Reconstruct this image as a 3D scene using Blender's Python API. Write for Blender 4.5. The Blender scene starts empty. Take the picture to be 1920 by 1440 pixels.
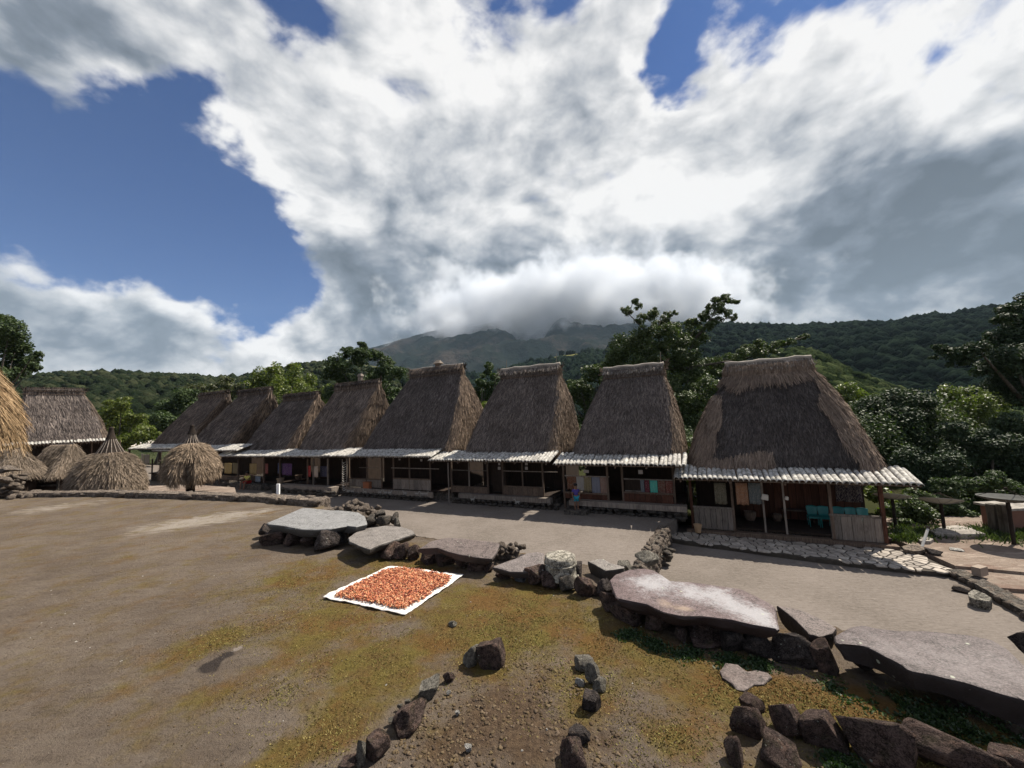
import bpy, math, random
import numpy as np
from mathutils import Vector, Matrix, Euler

random.seed(7); rng = np.random.default_rng(7)
sc = bpy.context.scene
COL = sc.collection

# ------------------------------------------------------------------ camera
FPX, CAMH = 723.0, 2.2
_p, _t = math.atan(63/723.), math.atan(.044)
_F = np.array([0, math.cos(_p), math.sin(_p)])
_R0 = np.array([1., 0, 0]); _U0 = np.array([0, -math.sin(_p), math.cos(_p)])
_R = math.cos(_t)*_R0 - math.sin(_t)*_U0
_U = math.sin(_t)*_R0 + math.cos(_t)*_U0
CAM = np.array([0, 0, CAMH])
cam_d = bpy.data.cameras.new('camera'); cam = bpy.data.objects.new('camera', cam_d); COL.objects.link(cam)
cam_d.sensor_width = 36; cam_d.lens = 36*FPX/1920; cam_d.clip_start = .05; cam_d.clip_end = 20000
cam.matrix_world = Matrix(((_R[0], _U[0], -_F[0], CAM[0]), (_R[1], _U[1], -_F[1], CAM[1]), (_R[2], _U[2], -_F[2], CAM[2]), (0, 0, 0, 1)))
sc.camera = cam

def ray(x, y): return _F + (x-960)/FPX*_R + (720-y)/FPX*_U
def G(x, y, z=0.):                       # photo pixel -> world point on the level z
    d = ray(x, y); return CAM + d*(z-CAMH)/d[2]
def Wd(x, y, depth):                     # photo pixel -> world point at a distance
    d = ray(x, y); return CAM + d*depth/d[1]
_v = ray(-518, 850); AX = -_v[:2]/np.linalg.norm(_v[:2]); BX = np.array([-AX[1], AX[0]])
OO = G(1677, 1016, CAMH-4.2)[:2]
def RB(x, y, b):                         # pixel -> (a, z) on the plane at depth b of the house row
    d = ray(x, y); t = (b + OO@BX - CAM[:2]@BX)/(d[:2]@BX); P = CAM + t*d
    return float((P[:2]-OO)@AX), float(P[2])
def RW(a, b, z): q = OO + a*AX + b*BX; return np.array([q[0], q[1], z])
ROT = math.atan2(AX[1], AX[0])

# ------------------------------------------------------------------ light
SUNV = Vector((.66, .34, 1.0)).normalized()
elev = math.asin(SUNV.z); azim = math.atan2(SUNV.x, SUNV.y)
sl = bpy.data.lights.new('sun', 'SUN'); sl.energy = 5.0; sl.angle = math.radians(.53); sl.color = (1, .92, .80)
so = bpy.data.objects.new('sun', sl); COL.objects.link(so); so.rotation_euler = SUNV.to_track_quat('Z', 'Y').to_euler(); so.location = (0, 0, 50)
sc.view_settings.view_transform = 'Standard'; sc.view_settings.look = 'None'; sc.view_settings.exposure = 0.84; sc.view_settings.gamma = 1
sc.view_settings.use_curve_mapping = False
sc.cycles.max_bounces = 6; sc.cycles.diffuse_bounces = 3; sc.cycles.volume_bounces = 3; sc.cycles.transparent_max_bounces = 8
sc.cycles.volume_max_steps = 128

# ------------------------------------------------------------------ node helpers
class NT:
    def __init__(s, nt): s.nt = nt; s.L = nt.links
    def n(s, t, **kw):
        nd = s.nt.nodes.new(t)
        for k, v in kw.items(): setattr(nd, k, v)
        return nd
    def put(s, sock, v):
        if v is None: return
        if hasattr(v, 'is_linked') or hasattr(v, 'links'): s.L.new(v, sock)
        else:
            if isinstance(v, (tuple, list)) and sock.type == 'RGBA' and len(v) == 3: v = (*v, 1)
            sock.default_value = v
    def math(s, op, a, b=None, c=None, clamp=False):
        nd = s.n('ShaderNodeMath', operation=op, use_clamp=clamp)
        s.put(nd.inputs[0], a)
        if b is not None: s.put(nd.inputs[1], b)
        if c is not None: s.put(nd.inputs[2], c)
        return nd.outputs[0]
    def vm(s, op, a, b=None, scale=None):
        nd = s.n('ShaderNodeVectorMath', operation=op); s.put(nd.inputs[0], a)
        if b is not None: s.put(nd.inputs[1], b)
        if scale is not None: s.put(nd.inputs['Scale'], scale)
        return nd.outputs['Value'] if op in ('DISTANCE', 'DOT_PRODUCT', 'LENGTH') else nd.outputs[0]
    def noise(s, vec, scale, detail=4, rough=.5, dist=0, col=False, lac=2):
        nd = s.n('ShaderNodeTexNoise'); s.put(nd.inputs['Vector'], vec); nd.inputs['Scale'].default_value = scale
        nd.inputs['Detail'].default_value = detail; nd.inputs['Roughness'].default_value = rough; nd.inputs['Distortion'].default_value = dist
        nd.inputs['Lacunarity'].default_value = lac
        return nd.outputs['Color'] if col else nd.outputs['Fac']
    def voro(s, vec, scale, feature='F1', out='Distance'):
        nd = s.n('ShaderNodeTexVoronoi', feature=feature); s.put(nd.inputs['Vector'], vec); nd.inputs['Scale'].default_value = scale
        return nd.outputs[out]
    def mr(s, v, a, b, c=0., d=1., smooth=True):
        nd = s.n('ShaderNodeMapRange', interpolation_type='SMOOTHSTEP' if smooth else 'LINEAR')
        s.put(nd.inputs[0], v)
        for i, q in enumerate((a, b, c, d)): s.put(nd.inputs[1+i], q)
        return nd.outputs[0]
    def mix(s, f, a, b, blend='MIX'):
        nd = s.n('ShaderNodeMix', data_type='RGBA', blend_type=blend); s.put(nd.inputs[0], f); s.put(nd.inputs[6], a); s.put(nd.inputs[7], b)
        return nd.outputs[2]
    def map(s, vec, scale=(1, 1, 1), loc=(0, 0, 0), rot=(0, 0, 0)):
        nd = s.n('ShaderNodeMapping'); s.put(nd.inputs[0], vec); nd.inputs['Scale'].default_value = scale; nd.inputs['Location'].default_value = loc; nd.inputs['Rotation'].default_value = rot
        return nd.outputs[0]
    def blobs(s, vec, pts):              # pts: (centre, radius, weight) -> summed smooth bumps
        acc = None
        for c, r, w in pts:
            d = s.vm('DISTANCE', vec, tuple(float(q) for q in c))
            m = s.mr(d, 0., float(r), float(w), 0.)
            acc = m if acc is None else s.math('ADD', acc, m)
        return acc

# ------------------------------------------------------------------ sky
world = bpy.data.worlds.new('World'); sc.world = world; world.use_nodes = True
w = NT(world.node_tree); world.node_tree.nodes.clear()
sky = w.n('ShaderNodeTexSky', sky_type='NISHITA'); sky.sun_disc = False; sky.sun_elevation = elev; sky.sun_rotation = azim
sky.altitude = 700; sky.air_density = 1.0; sky.dust_density = .6; sky.ozone_density = 1.5
gen = w.n('ShaderNodeTexCoord').outputs['Generated']
D0 = w.vm('NORMALIZE', gen)
def dirn(x, y): d = ray(x, y); return d/np.linalg.norm(d)
def B(x, y, rpx, wt):
    return (dirn(x, y), math.atan(rpx/FPX)/(1+((x-960)**2+(y-720)**2)/FPX**2)**.5*1.0, wt)
# stretch direction toward the horizon so that clouds flatten with distance
sep = w.n('ShaderNodeSeparateXYZ'); w.L.new(D0, sep.inputs[0])
zz = w.math('ADD', w.math('MULTIPLY', w.math('ABSOLUTE', sep.outputs[2]), .35), .62)
cmb = w.n('ShaderNodeCombineXYZ')
w.L.new(w.math('DIVIDE', sep.outputs[0], zz), cmb.inputs[0]); w.L.new(w.math('DIVIDE', sep.outputs[1], zz), cmb.inputs[1]); w.L.new(w.math('MULTIPLY', sep.outputs[2], 1.75), cmb.inputs[2])
P = cmb.outputs[0]
def wv(vec, s_, d_, a_): return w.vm('SCALE', w.vm('SUBTRACT', w.noise(vec, s_, d_, .5, col=True), (.5, .5, .5)), scale=a_)
warp = wv(P, 1.9, 2, .17); warp2 = wv(P, 6.5, 3, .045)
PW = w.vm('ADD', w.vm('ADD', P, warp), warp2)
DW = w.vm('ADD', D0, w.vm('ADD', w.vm('SCALE', warp, scale=.9), w.vm('ADD', w.vm('SCALE', warp2, scale=2.6), wv(P, 4.2, 7, .20))))
def billow(vec, sc0, det):
    nd = w.n('ShaderNodeTexVoronoi', feature='F1'); w.L.new(vec, nd.inputs['Vector']); nd.inputs['Scale'].default_value = sc0
    nd.inputs['Detail'].default_value = det; nd.inputs['Roughness'].default_value = .5; nd.inputs['Lacunarity'].default_value = 2.1; nd.normalize = True
    return w.math('SUBTRACT', 1., nd.outputs['Distance'])
bil = billow(PW, 4.5, 4); bsm = billow(PW, 9, 3)
fine = w.noise(PW, 2.8, 10, .58)
cover = w.blobs(DW, [
    # solid cloud
    B(40, 30, 330, .8), B(300, 40, 330, .75), B(130, 130, 200, .3), B(470, 90, 200, .35), B(800, 150, 420, .7), B(640, 330, 280, .75), B(900, 380, 420, .9), B(1120, 250, 420, .8), B(1150, 480, 420, .7),
    B(560, 330, 200, .35), B(1500, 420, 520, .9), B(1750, 380, 500, .8), B(1850, 120, 420, .5), B(1480, 120, 420, .2), B(760, 560, 380, .7), B(620, 600, 260, .35), B(1300, 560, 380, .6),
    B(330, 650, 300, .55), B(80, 600, 260, .55), B(200, 600, 200, .3), B(-150, 620, 420, .6), B(900, 640, 500, .5), B(1700, 600, 400, .35), B(520, 190, 150, .25), B(-300, 30, 500, .6),
    # open blue
    B(180, 330, 380, -.95), B(60, 330, 260, -.5), B(430, 450, 210, -1.0), B(350, 260, 230, -.6), B(600, 60, 110, -.4), B(540, 30, 80, -.2), B(640, 230, 80, -.75), B(1010, 15, 100, -1.0), B(1243, 150, 80, -.95), B(1350, 70, 200, -.75), B(480, 530, 110, -.6), B(1640, 70, 260, -.75), B(1265, 60, 80, -.5), B(1480, 40, 160, -.3), B(700, 410, 90, -1.0), B(650, 440, 60, -.5)])
cover = w.math('ADD', cover, w.mr(w.math('ABSOLUTE', sep.outputs[2]), .22, .02, 0., .5))
cover = w.mr(cover, -.9, .9, -.80, .62, smooth=False)
dens = w.math('ADD', w.math('ADD', w.math('MULTIPLY', w.math('SUBTRACT', fine, .5), 3.0), w.math('MULTIPLY', w.math('SUBTRACT', bil, .6), 1.8)), cover)
alpha = w.mr(dens, -.12, .38, 0., 1.)
offs = tuple(float(q) for q in Vector((.55, .05, .8)).normalized()*.075)
PO = w.vm('ADD', PW, offs)
def relf(v): return w.math('ADD', w.noise(v, 2.8, 4, .5), w.math('MULTIPLY', billow(v, 4.5, 2), .7))
relief = w.math('SUBTRACT', relf(PW), relf(PO))
dark = w.blobs(DW, [
    B(1560, 430, 300, .62), B(1780, 460, 340, .62), B(1480, 540, 240, .18), B(1900, 400, 280, .2), B(960, 530, 220, .16), B(800, 640, 330, .42), B(1100, 620, 300, .40), B(1350, 590, 240, .3), 
    B(330, 680, 330, .30), B(60, 570, 260, .36), B(80, 130, 330, .28), B(330, 80, 300, .18), B(200, 180, 200, .2), B(-100, 300, 300, .2), B(560, 60, 200, .25), B(1000, 300, 160, .15), B(1080, 180, 120, .15), B(620, 500, 160, .18), B(700, 430, 130, .12), B(620, 310, 110, .15), B(800, 260, 120, .12), B(1290, 240, 120, .12), B(1620, 200, 160, .15),
    B(1250, 340, 220, -.30), B(1180, 120, 160, -.2), B(650, 370, 140, -.15), B(800, 100, 200, -.18), B(1500, 150, 300, -.12), B(1880, 200, 200, -.28), B(250, 510, 120, -.25), B(480, 580, 130, -.3), B(120, 690, 180, -.2), B(1330, 530, 80, -.35), B(1530, 600, 120, -.35), B(1750, 580, 160, -.3), B(860, 500, 60, -.2)])
core = w.mr(dens, .10, 1.5, -.14, .30)
edge = w.mr(dens, .0, .35, -.10, 0.)
shade = w.math('ADD', w.math('ADD', w.math('ADD', dark, core), w.math('ADD', edge, .17)), w.math('ADD', w.math('MULTIPLY', relief, -2.1), w.math('ADD', w.math('MULTIPLY', w.math('SUBTRACT', .62, bsm), 1.15), w.math('MULTIPLY', w.math('SUBTRACT', .5, w.noise(PW, 6, 9, .6)), 1.15))))
sh = w.mr(shade, -.15, 1.05, 0., 1., smooth=False)
ramp = w.n('ShaderNodeValToRGB'); w.L.new(sh, ramp.inputs[0])
cr = ramp.color_ramp; cr.elements[0].position = 0; cr.elements[0].color = (6.0, 5.9, 5.8, 1); cr.elements[1].position = 1; cr.elements[1].color = (.70, .83, 1.02, 1)
for p_, c_ in ((.22, (4.5, 4.5, 4.55, 1)), (.45, (2.85, 2.98, 3.2, 1)), (.72, (1.28, 1.48, 1.78, 1))):
    e = cr.elements.new(p_); e.color = c_
skyc = w.mix(1., sky.outputs[0], (.16, .29, .52), 'MULTIPLY')
final = w.mix(alpha, skyc, ramp.outputs[0])
bg = w.n('ShaderNodeBackground'); w.L.new(final, bg.inputs[0]); bg.inputs[1].default_value = .0895
wo = w.n('ShaderNodeOutputWorld'); w.L.new(bg.outputs[0], wo.inputs[0])
world.cycles.sampling_method = 'MANUAL'; world.cycles.sample_map_resolution = 512

# ------------------------------------------------------------------ mesh helpers
def link(name, me, mat=None, parent=None, loc=None):
    o = bpy.data.objects.new(name, me); COL.objects.link(o)
    if mat is not None and not me.materials: me.materials.append(mat)
    if parent is not None: o.parent = parent
    if loc is not None: o.location = tuple(float(q) for q in loc)
    return o
def mesh_np(name, V, F, smooth=False):
    """V (n,3), F (m,k) constant face size"""
    V = np.asarray(V, dtype=np.float32); F = np.asarray(F, dtype=np.int32)
    me = bpy.data.meshes.new(name); m, k = F.shape
    me.vertices.add(len(V)); me.vertices.foreach_set('co', V.ravel())
    me.loops.add(m*k); me.loops.foreach_set('vertex_index', F.ravel())
    me.polygons.add(m); me.polygons.foreach_set('loop_start', np.arange(m, dtype=np.int32)*k)
    me.polygons.foreach_set('loop_total', np.full(m, k, dtype=np.int32))
    if smooth: me.polygons.foreach_set('use_smooth', np.ones(m, dtype=bool))
    me.update(calc_edges=True); return me
class MB:
    def __init__(s): s.v = []; s.f = []
    def add(s, V, F):
        o = len(s.v); s.v += [tuple(float(c) for c in p) for p in V]; s.f += [tuple(int(i)+o for i in q) for q in F]; return s
    def box(s, c, d, rz=0, rx=0, ry=0, taper=1):
        M = Euler((rx, ry, rz)).to_matrix(); V = []
        for z in (-.5, .5):
            k = taper if z > 0 else 1
            for x, y in ((-.5, -.5), (.5, -.5), (.5, .5), (-.5, .5)):
                V.append(Vector(c) + M @ Vector((x*d[0]*k, y*d[1]*k, z*d[2])))
        return s.add(V, [(0, 3, 2, 1), (4, 5, 6, 7), (0, 1, 5, 4), (1, 2, 6, 5), (2, 3, 7, 6), (3, 0, 4, 7)])
    def tube(s, pts, rad, n=8, cap=True):
        pts = [Vector(tuple(float(c) for c in p)) for p in pts]
        if not hasattr(rad, '__len__'): rad = [rad]*len(pts)
        V = []; F = []
        for i, p in enumerate(pts):
            t = (pts[min(i+1, len(pts)-1)] - pts[max(i-1, 0)]).normalized()
            u = t.cross(Vector((0, 0, 1)) if abs(t.z) < .9 else Vector((1, 0, 0))).normalized(); v = t.cross(u)
            for k in range(n):
                a = 2*math.pi*k/n; V.append(p + (u*math.cos(a) + v*math.sin(a))*rad[i])
        for i in range(len(pts)-1):
            for k in range(n):
                a, b = i*n+k, i*n+(k+1) % n; F.append((a, b, b+n, a+n))
        if cap: F.append(tuple(range(n))[::-1]); F.append(tuple(range((len(pts)-1)*n, len(pts)*n)))
        return s.add(V, F)
    def lathe(s, prof, n=24, c=(0, 0, 0)):
        V = []; F = []
        for r, z in prof:
            for k in range(n):
                a = 2*math.pi*k/n; V.append((c[0]+r*math.cos(a), c[1]+r*math.sin(a), c[2]+z))
        for i in range(len(prof)-1):
            for k in range(n):
                a, b = i*n+k, i*n+(k+1) % n; F.append((a, b, b+n, a+n))
        return s.add(V, F)
    def mesh(s, name, smooth=False):
        me = bpy.data.meshes.new(name); me.from_pydata(s.v, [], s.f)
        if smooth:
            for p in me.polygons: p.use_smooth = True
        me.update(); return me
    def build(s, name, mat, parent=None, loc=None, smooth=False): return link(name, s.mesh(name, smooth), mat, parent, loc)
def tag(o, label=None, cat=None, group=None, kind=None):
    if label: o['label'] = label
    if cat: o['category'] = cat
    if group: o['group'] = group
    if kind: o['kind'] = kind
    return o
def thing(name, loc, label, cat, group=None, rz=0):
    o = bpy.data.objects.new(name, None); COL.objects.link(o); o.empty_display_size = .3
    o.location = tuple(float(q) for q in loc); o.rotation_euler = (0, 0, rz); return tag(o, label, cat, group)
def copy_of(me, name, parent, loc=(0, 0, 0), rot=(0, 0, 0), scale=(1, 1, 1)):
    o = bpy.data.objects.new(name, me); COL.objects.link(o); o.parent = parent
    o.location = tuple(float(q) for q in loc); o.rotation_euler = rot; o.scale = scale; return o

def vnoise(P, scale, seed=0, octaves=3):
    """cheap numpy value noise on (n,3) points, about -1..1"""
    P = np.asarray(P, float)*scale + seed*17.31; out = np.zeros(len(P)); amp = 1; tot = 0
    def h(ix, iy, iz):
        n = (ix*73856093) ^ (iy*19349663) ^ (iz*83492791) ^ (seed*2654435)
        n = (n ^ (n >> 13))*1274126177 & 0x7fffffff
        return (n & 0xffff)/32767.5 - 1
    for o in range(octaves):
        I = np.floor(P).astype(np.int64); f = P - I; f = f*f*(3-2*f); r = 0
        for dx in (0, 1):
            for dy in (0, 1):
                for dz in (0, 1):
                    wgt = (f[:, 0] if dx else 1-f[:, 0])*(f[:, 1] if dy else 1-f[:, 1])*(f[:, 2] if dz else 1-f[:, 2])
                    r = r + wgt*h(I[:, 0]+dx, I[:, 1]+dy, I[:, 2]+dz)
        out += r*amp; tot += amp; amp *= .5; P = P*2.03 + 5.7
    return out/tot

# ------------------------------------------------------------------ materials
def mat(name, fn, rough=.9, spec=.3, disp=None):
    m = bpy.data.materials.new(name); m.use_nodes = True; nt = m.node_tree; b = nt.nodes['Principled BSDF']
    b.inputs['Roughness'].default_value = rough; b.inputs['Specular IOR Level'].default_value = spec
    k = NT(nt); r = fn(k, b)
    if r is not None: k.put(b.inputs['Base Color'], r)
    return m
def bump(k, b, h, strength=.5, dist=.02):
    nd = k.n('ShaderNodeBump'); nd.inputs['Strength'].default_value = strength; nd.inputs['Distance'].default_value = dist
    k.put(nd.inputs['Height'], h); k.L.new(nd.outputs[0], b.inputs['Normal'])
def pos(k): return k.n('ShaderNodeNewGeometry').outputs['Position']
def island(k): return k.n('ShaderNodeNewGeometry').outputs['Random Per Island']
def objc(k): return k.n('ShaderNodeTexCoord').outputs['Object']
def orand(k): return k.n('ShaderNodeObjectInfo').outputs['Random']
def ramp3(k, f, cols):
    r = k.n('ShaderNodeValToRGB'); k.put(r.inputs[0], f); c = r.color_ramp
    c.elements[0].position = cols[0][0]; c.elements[0].color = (*cols[0][1], 1); c.elements[1].position = cols[-1][0]; c.elements[1].color = (*cols[-1][1], 1)
    for p_, q in cols[1:-1]: e = c.elements.new(p_); e.color = (*q, 1)
    return r.outputs[0]

def thatch_mat(name, lo, mid, hi, patch=None, moss=0):
    def f(k, b):
        r = island(k); p = pos(k)
        c = ramp3(k, r, [(0, lo), (.55, mid), (1, hi)])
        big = k.noise(p, 1.1, 4, .6); sm = k.noise(k.map(p, (9, 9, 2.5)), 1.6, 4, .65)
        c = k.mix(k.mr(big, .35, .7, 0, .45), c, tuple(q*.55 for q in lo))
        c = k.mix(k.mr(sm, .5, .75, 0, .5), c, hi)
        if moss: c = k.mix(k.mr(k.noise(p, .8, 4, .6), .55, .75, 0, moss), c, (.08, .075, .03))
        bump(k, b, k.noise(k.map(p, (30, 30, 8)), 1.5, 3, .6), .5, .03)
        return k.mix(1, c, k.mix(orand(k), (.80, .80, .82), (1.14, 1.08, 1.02)), 'MULTIPLY')
    return mat(name, f, .95, .1)
M_TH = thatch_mat('thatch_old', (0.078, 0.066, 0.061), (0.150, 0.129, 0.118), (0.273, 0.234, 0.208))
M_TH2 = thatch_mat('thatch_side_lit', (0.095, 0.075, 0.060), (0.179, 0.142, 0.114), (0.314, 0.246, 0.190))  # lighter copy of the old thatch: sunlight on the right gables in the colour
M_TH3 = thatch_mat('thatch_new', (0.146, 0.112, 0.090), (0.241, 0.185, 0.146), (0.370, 0.291, 0.224))
M_TH4 = thatch_mat('thatch_black', (0.047, 0.042, 0.040), (0.085, 0.074, 0.070), (0.156, 0.137, 0.125))
M_STRAW = thatch_mat('straw_shrine', (.11, .086, .062), (.245, .195, .145), (.42, .34, .26))
M_GOLD = thatch_mat('straw_gold', (.14, .097, .052), (.32, .228, .135), (.53, .40, .25))
M_RIDGE = thatch_mat('ridge_straw', (.09, .08, .07), (.2, .175, .15), (.38, .34, .30))
M_PALER = thatch_mat('ridge_pale', (.22, .20, .175), (.36, .33, .29), (.52, .48, .43))
M_FIBRE = thatch_mat('palm_fibre', (.012, .010, .009), (.028, .023, .02), (.07, .055, .045))

def f_bamboo(k, b):
    o = objc(k); r = orand(k)
    sx = k.n('ShaderNodeSeparateXYZ'); k.L.new(o, sx.inputs[0])
    n = k.noise(k.map(o, (3, 3, 3), loc=(0, 0, 0)), 4, 6, .65)
    v = k.vm('ADD', o, k.n('ShaderNodeObjectInfo').outputs['Location'])
    n2 = k.noise(v, 7, 5, .7); 
    c = ramp3(k, n2, [(.34, (.12, .115, .105)), (.47, (.31, .30, .28)), (.56, (.47, .455, .43)), (.7, (.58, .565, .54))])
    c = k.mix(k.mr(k.noise(v, 22, 3, .7), .60, .72, 0, .55), c, (.10, .09, .08))
    return k.mix(1, c, k.mix(r, (.82, .80, .78), (1.05, 1.04, 1.0)), 'MULTIPLY')
M_BAM = mat('bamboo_weathered', f_bamboo, .75, .25)
def wood(name, c0, c1, sc_=1, rough=.85, rot=0):
    def f(k, b):
        o = k.vm('ADD', objc(k), k.vm('SCALE', k.n('ShaderNodeObjectInfo').outputs['Location'], scale=3.1))
        n = k.noise(k.map(o, (14*sc_, 14*sc_, 1.1*sc_)), 2.2, 6, .65, .4)
        c = k.mix(k.mr(n, .3, .7), c0, c1)
        c = k.mix(k.mr(k.noise(o, 2.5, 4, .6), .5, .75, 0, .6), c, tuple(q*.5 for q in c0))
        bump(k, b, n, .4, .008)
        return k.mix(1, c, k.mix(orand(k), (.7, .7, .7), (1.15, 1.12, 1.1)), 'MULTIPLY')
    return mat(name, f, rough, .2)
M_RED = wood('wood_reddish', (.045, .02, .013), (.11, .048, .03))
M_DARK = wood('wood_dark', (.018, .012, .009), (.045, .03, .022))
M_GREY = wood('wood_grey', (.12, .10, .085), (.27, .235, .20))
M_BROWN = wood('wood_brown', (.075, .052, .038), (.16, .12, .092))
M_BARK = wood('bark', (.045, .038, .03), (.12, .105, .085), .5)

def rock_mat(name, c0, c1, lichen=(.42, .44, .38), la=.35, scale=1., moss=.0):
    def f(k, b):
        o = k.vm('ADD', objc(k), k.vm('SCALE', k.n('ShaderNodeObjectInfo').outputs['Location'], scale=2.3))
        n = k.noise(o, 5*scale, 8, .7); fn = k.noise(o, 38*scale, 5, .75)
        c = k.mix(k.mr(n, .38, .62), tuple(q*.6 for q in c0), c1)
        c = k.mix(k.mr(fn, .4, .7, 0, .7), c, tuple(q*2.0 for q in c1)); c = k.mix(k.mr(k.noise(o, 2.6*scale, 6, .7), .52, .66, 0, .55), c, tuple(min(q*2.3, .4)*f for q, f in zip(c1, (1.05, .96, .84))))
        c = k.mix(k.mr(fn, .5, .25, 0, .6), c, tuple(q*.45 for q in c0))
        sp = k.math('ADD', k.voro(o, 7*scale), k.math('MULTIPLY', k.math('SUBTRACT', k.noise(o, 25*scale, 3), .5), .35))
        g = k.mr(k.noise(o, 2.2*scale, 3), .5, .62)
        c = k.mix(k.math('MULTIPLY', k.mr(sp, .17, .10, 0, la), g), c, lichen)
        if moss:
            nn = k.n('ShaderNodeNewGeometry'); 
            c = k.mix(k.mr(k.noise(o, 3*scale, 5, .65), .5, .68, 0, moss), c, (.06, .075, .02))
        ck = k.math('ABSOLUTE', k.math('SUBTRACT', k.noise(o, 3.2*scale, 6, .7), .5)); c = k.mix(k.mr(ck, .02, .004, 0, .8), c, tuple(q*.3 for q in c0))
        h = k.math('ADD', k.math('ADD', k.math('MULTIPLY', n, 1.5), k.math('MULTIPLY', fn, .45)), k.mr(ck, .03, .0, 0, -.4)); bump(k, b, h, 1., .07/scale)
        return c
    return mat(name, f, .9, .12)
M_ROCK = rock_mat('rock_purple_brown', (0.048, 0.033, 0.029), (0.120, 0.085, 0.074), la=.8, moss=.25)
M_ROCKD = rock_mat('rock_dark', (0.035, 0.029, 0.026), (0.085, 0.072, 0.068), la=.8)
M_ROCKL = rock_mat('rock_lichen_grey', (0.103, 0.095, 0.082), (0.232, 0.215, 0.181), (0.430, 0.430, 0.378), .8, 1.3)
M_ROCKW = rock_mat('rock_wall', (0.073, 0.058, 0.047), (0.181, 0.150, 0.125), (0.387, 0.361, 0.310), .5, 2.)
M_PALE = rock_mat('pebble_pale', (0.310, 0.292, 0.267), (0.533, 0.516, 0.482), la=0)
M_RUBD = rock_mat('rubble_dark', (0.043, 0.039, 0.034), (0.112, 0.099, 0.086), la=.5, scale=2.)

def slab_mat(name, c0, c1, white, cen, wr=0., tan=None):
    """cen: list of (world point, radius, weight) of weathered white bloom and painted sun sheen"""
    def f(k, b):
        p = pos(k)
        n = k.noise(p, 7, 8, .68); fn = k.noise(p, 70, 4, .7); st = k.noise(k.map(p, (30, 90, 60), rot=(0, 0, .5)), 1.4, 4, .6)
        c = k.mix(k.mr(n, .3, .7), c0, c1); c = k.mix(k.mr(fn, .42, .7, 0, .65), c, tuple(q*1.9 for q in c1))
        c = k.mix(k.mr(fn, .48, .28, 0, .6), c, tuple(q*.5 for q in c0))
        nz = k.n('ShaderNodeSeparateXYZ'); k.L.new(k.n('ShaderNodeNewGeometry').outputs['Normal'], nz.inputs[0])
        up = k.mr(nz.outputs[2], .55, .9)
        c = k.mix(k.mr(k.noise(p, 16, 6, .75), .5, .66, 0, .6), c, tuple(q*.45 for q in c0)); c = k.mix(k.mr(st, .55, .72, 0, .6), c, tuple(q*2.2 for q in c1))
        c = k.mix(k.math('SUBTRACT', 1., up), c, k.mix(n, tuple(q*.32 for q in c0), tuple(q*.62 for q in c0)))  # shade of the slab sides painted in: faces not pointing up go darker
        cr_ = k.math('ABSOLUTE', k.math('SUBTRACT', k.noise(p, 1.9, 5, .6), .5)); c = k.mix(k.mr(cr_, .006, .001, 0, .85), c, (.02, .017, .015))
        if cen:
            bl = k.math('ADD', k.blobs(p, cen), k.math('MULTIPLY', k.math('SUBTRACT', k.noise(p, 5, 9, .78), .5), 3.0))
            m = k.math('MULTIPLY', k.mr(k.math('ADD', bl, k.math('MULTIPLY', k.math('SUBTRACT', st, .5), 1.6)), .25, 1.25, 0, wr), up)
            c = k.mix(m, c, white)
        if tan:
            bl = k.math('ADD', k.blobs(p, tan), k.math('MULTIPLY', k.math('SUBTRACT', k.noise(p, 8, 8, .75), .5), 2.2))
            c = k.mix(k.math('MULTIPLY', k.mr(bl, .4, 1.3, 0, .6), up), c, (.34, .26, .19))
        sp = k.math('ADD', k.voro(p, 9), k.math('MULTIPLY', k.math('SUBTRACT', k.noise(p, 30, 3), .5), .3))
        c = k.mix(k.math('MULTIPLY', k.mr(sp, .13, .08, 0, .8), k.mr(k.noise(p, 2.5, 2), .5, .58)), c, (.36, .38, .30))
        bump(k, b, k.math('ADD', n, k.math('MULTIPLY', fn, .4)), .6, .02)
        return c
    return mat(name, f, .6, .24)

def f_sand(k, b):
    p = pos(k); n = k.noise(p, .55, 5, .6); f_ = k.noise(p, 14, 6, .72); rip = k.noise(k.map(p, (3.0, 9, 3), rot=(0, 0, math.radians(16))), 1.6, 4, .6)
    c = k.mix(k.mr(n, .3, .7), (0.118, 0.100, 0.085), (0.167, 0.143, 0.125))
    c = k.mix(k.mr(f_, .35, .7, 0, .5), c, (0.213, 0.186, 0.161)); c = k.mix(k.mr(rip, .5, .8, 0, .45), c, (0.220, 0.192, 0.165)); c = k.mix(k.mr(rip, .5, .25, 0, .4), c, (0.085, 0.070, 0.060))
    bump(k, b, k.math('ADD', k.math('MULTIPLY', f_, .5), rip), .7, .05); return c
M_SAND = mat('courtyard_sand', f_sand, .95, .1)
def f_yard(k, b):
    p = pos(k); n = k.noise(p, .9, 6, .65); f_ = k.noise(p, 12, 6, .72); st = k.noise(k.map(p, (1.2, 5, 3)), 1.3, 5, .65)
    c = k.mix(k.mr(n, .3, .7), (0.157, 0.118, 0.094), (0.250, 0.203, 0.165)); c = k.mix(k.mr(st, .5, .7, 0, .8), c, (0.329, 0.266, 0.220)); c = k.mix(k.mr(k.noise(p, 1.7, 5, .7), .52, .66, 0, .55), c, (0.133, 0.078, 0.059))
    c = k.mix(k.mr(f_, .5, .25, 0, .6), c, (0.078, 0.063, 0.051)); bump(k, b, f_, .7, .05); return c
M_YARD = mat('yard_dirt', f_yard, .95, .1)
def gp(x, y, r, wgt, z=0.): return (G(x, y, z), r, wgt)
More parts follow.
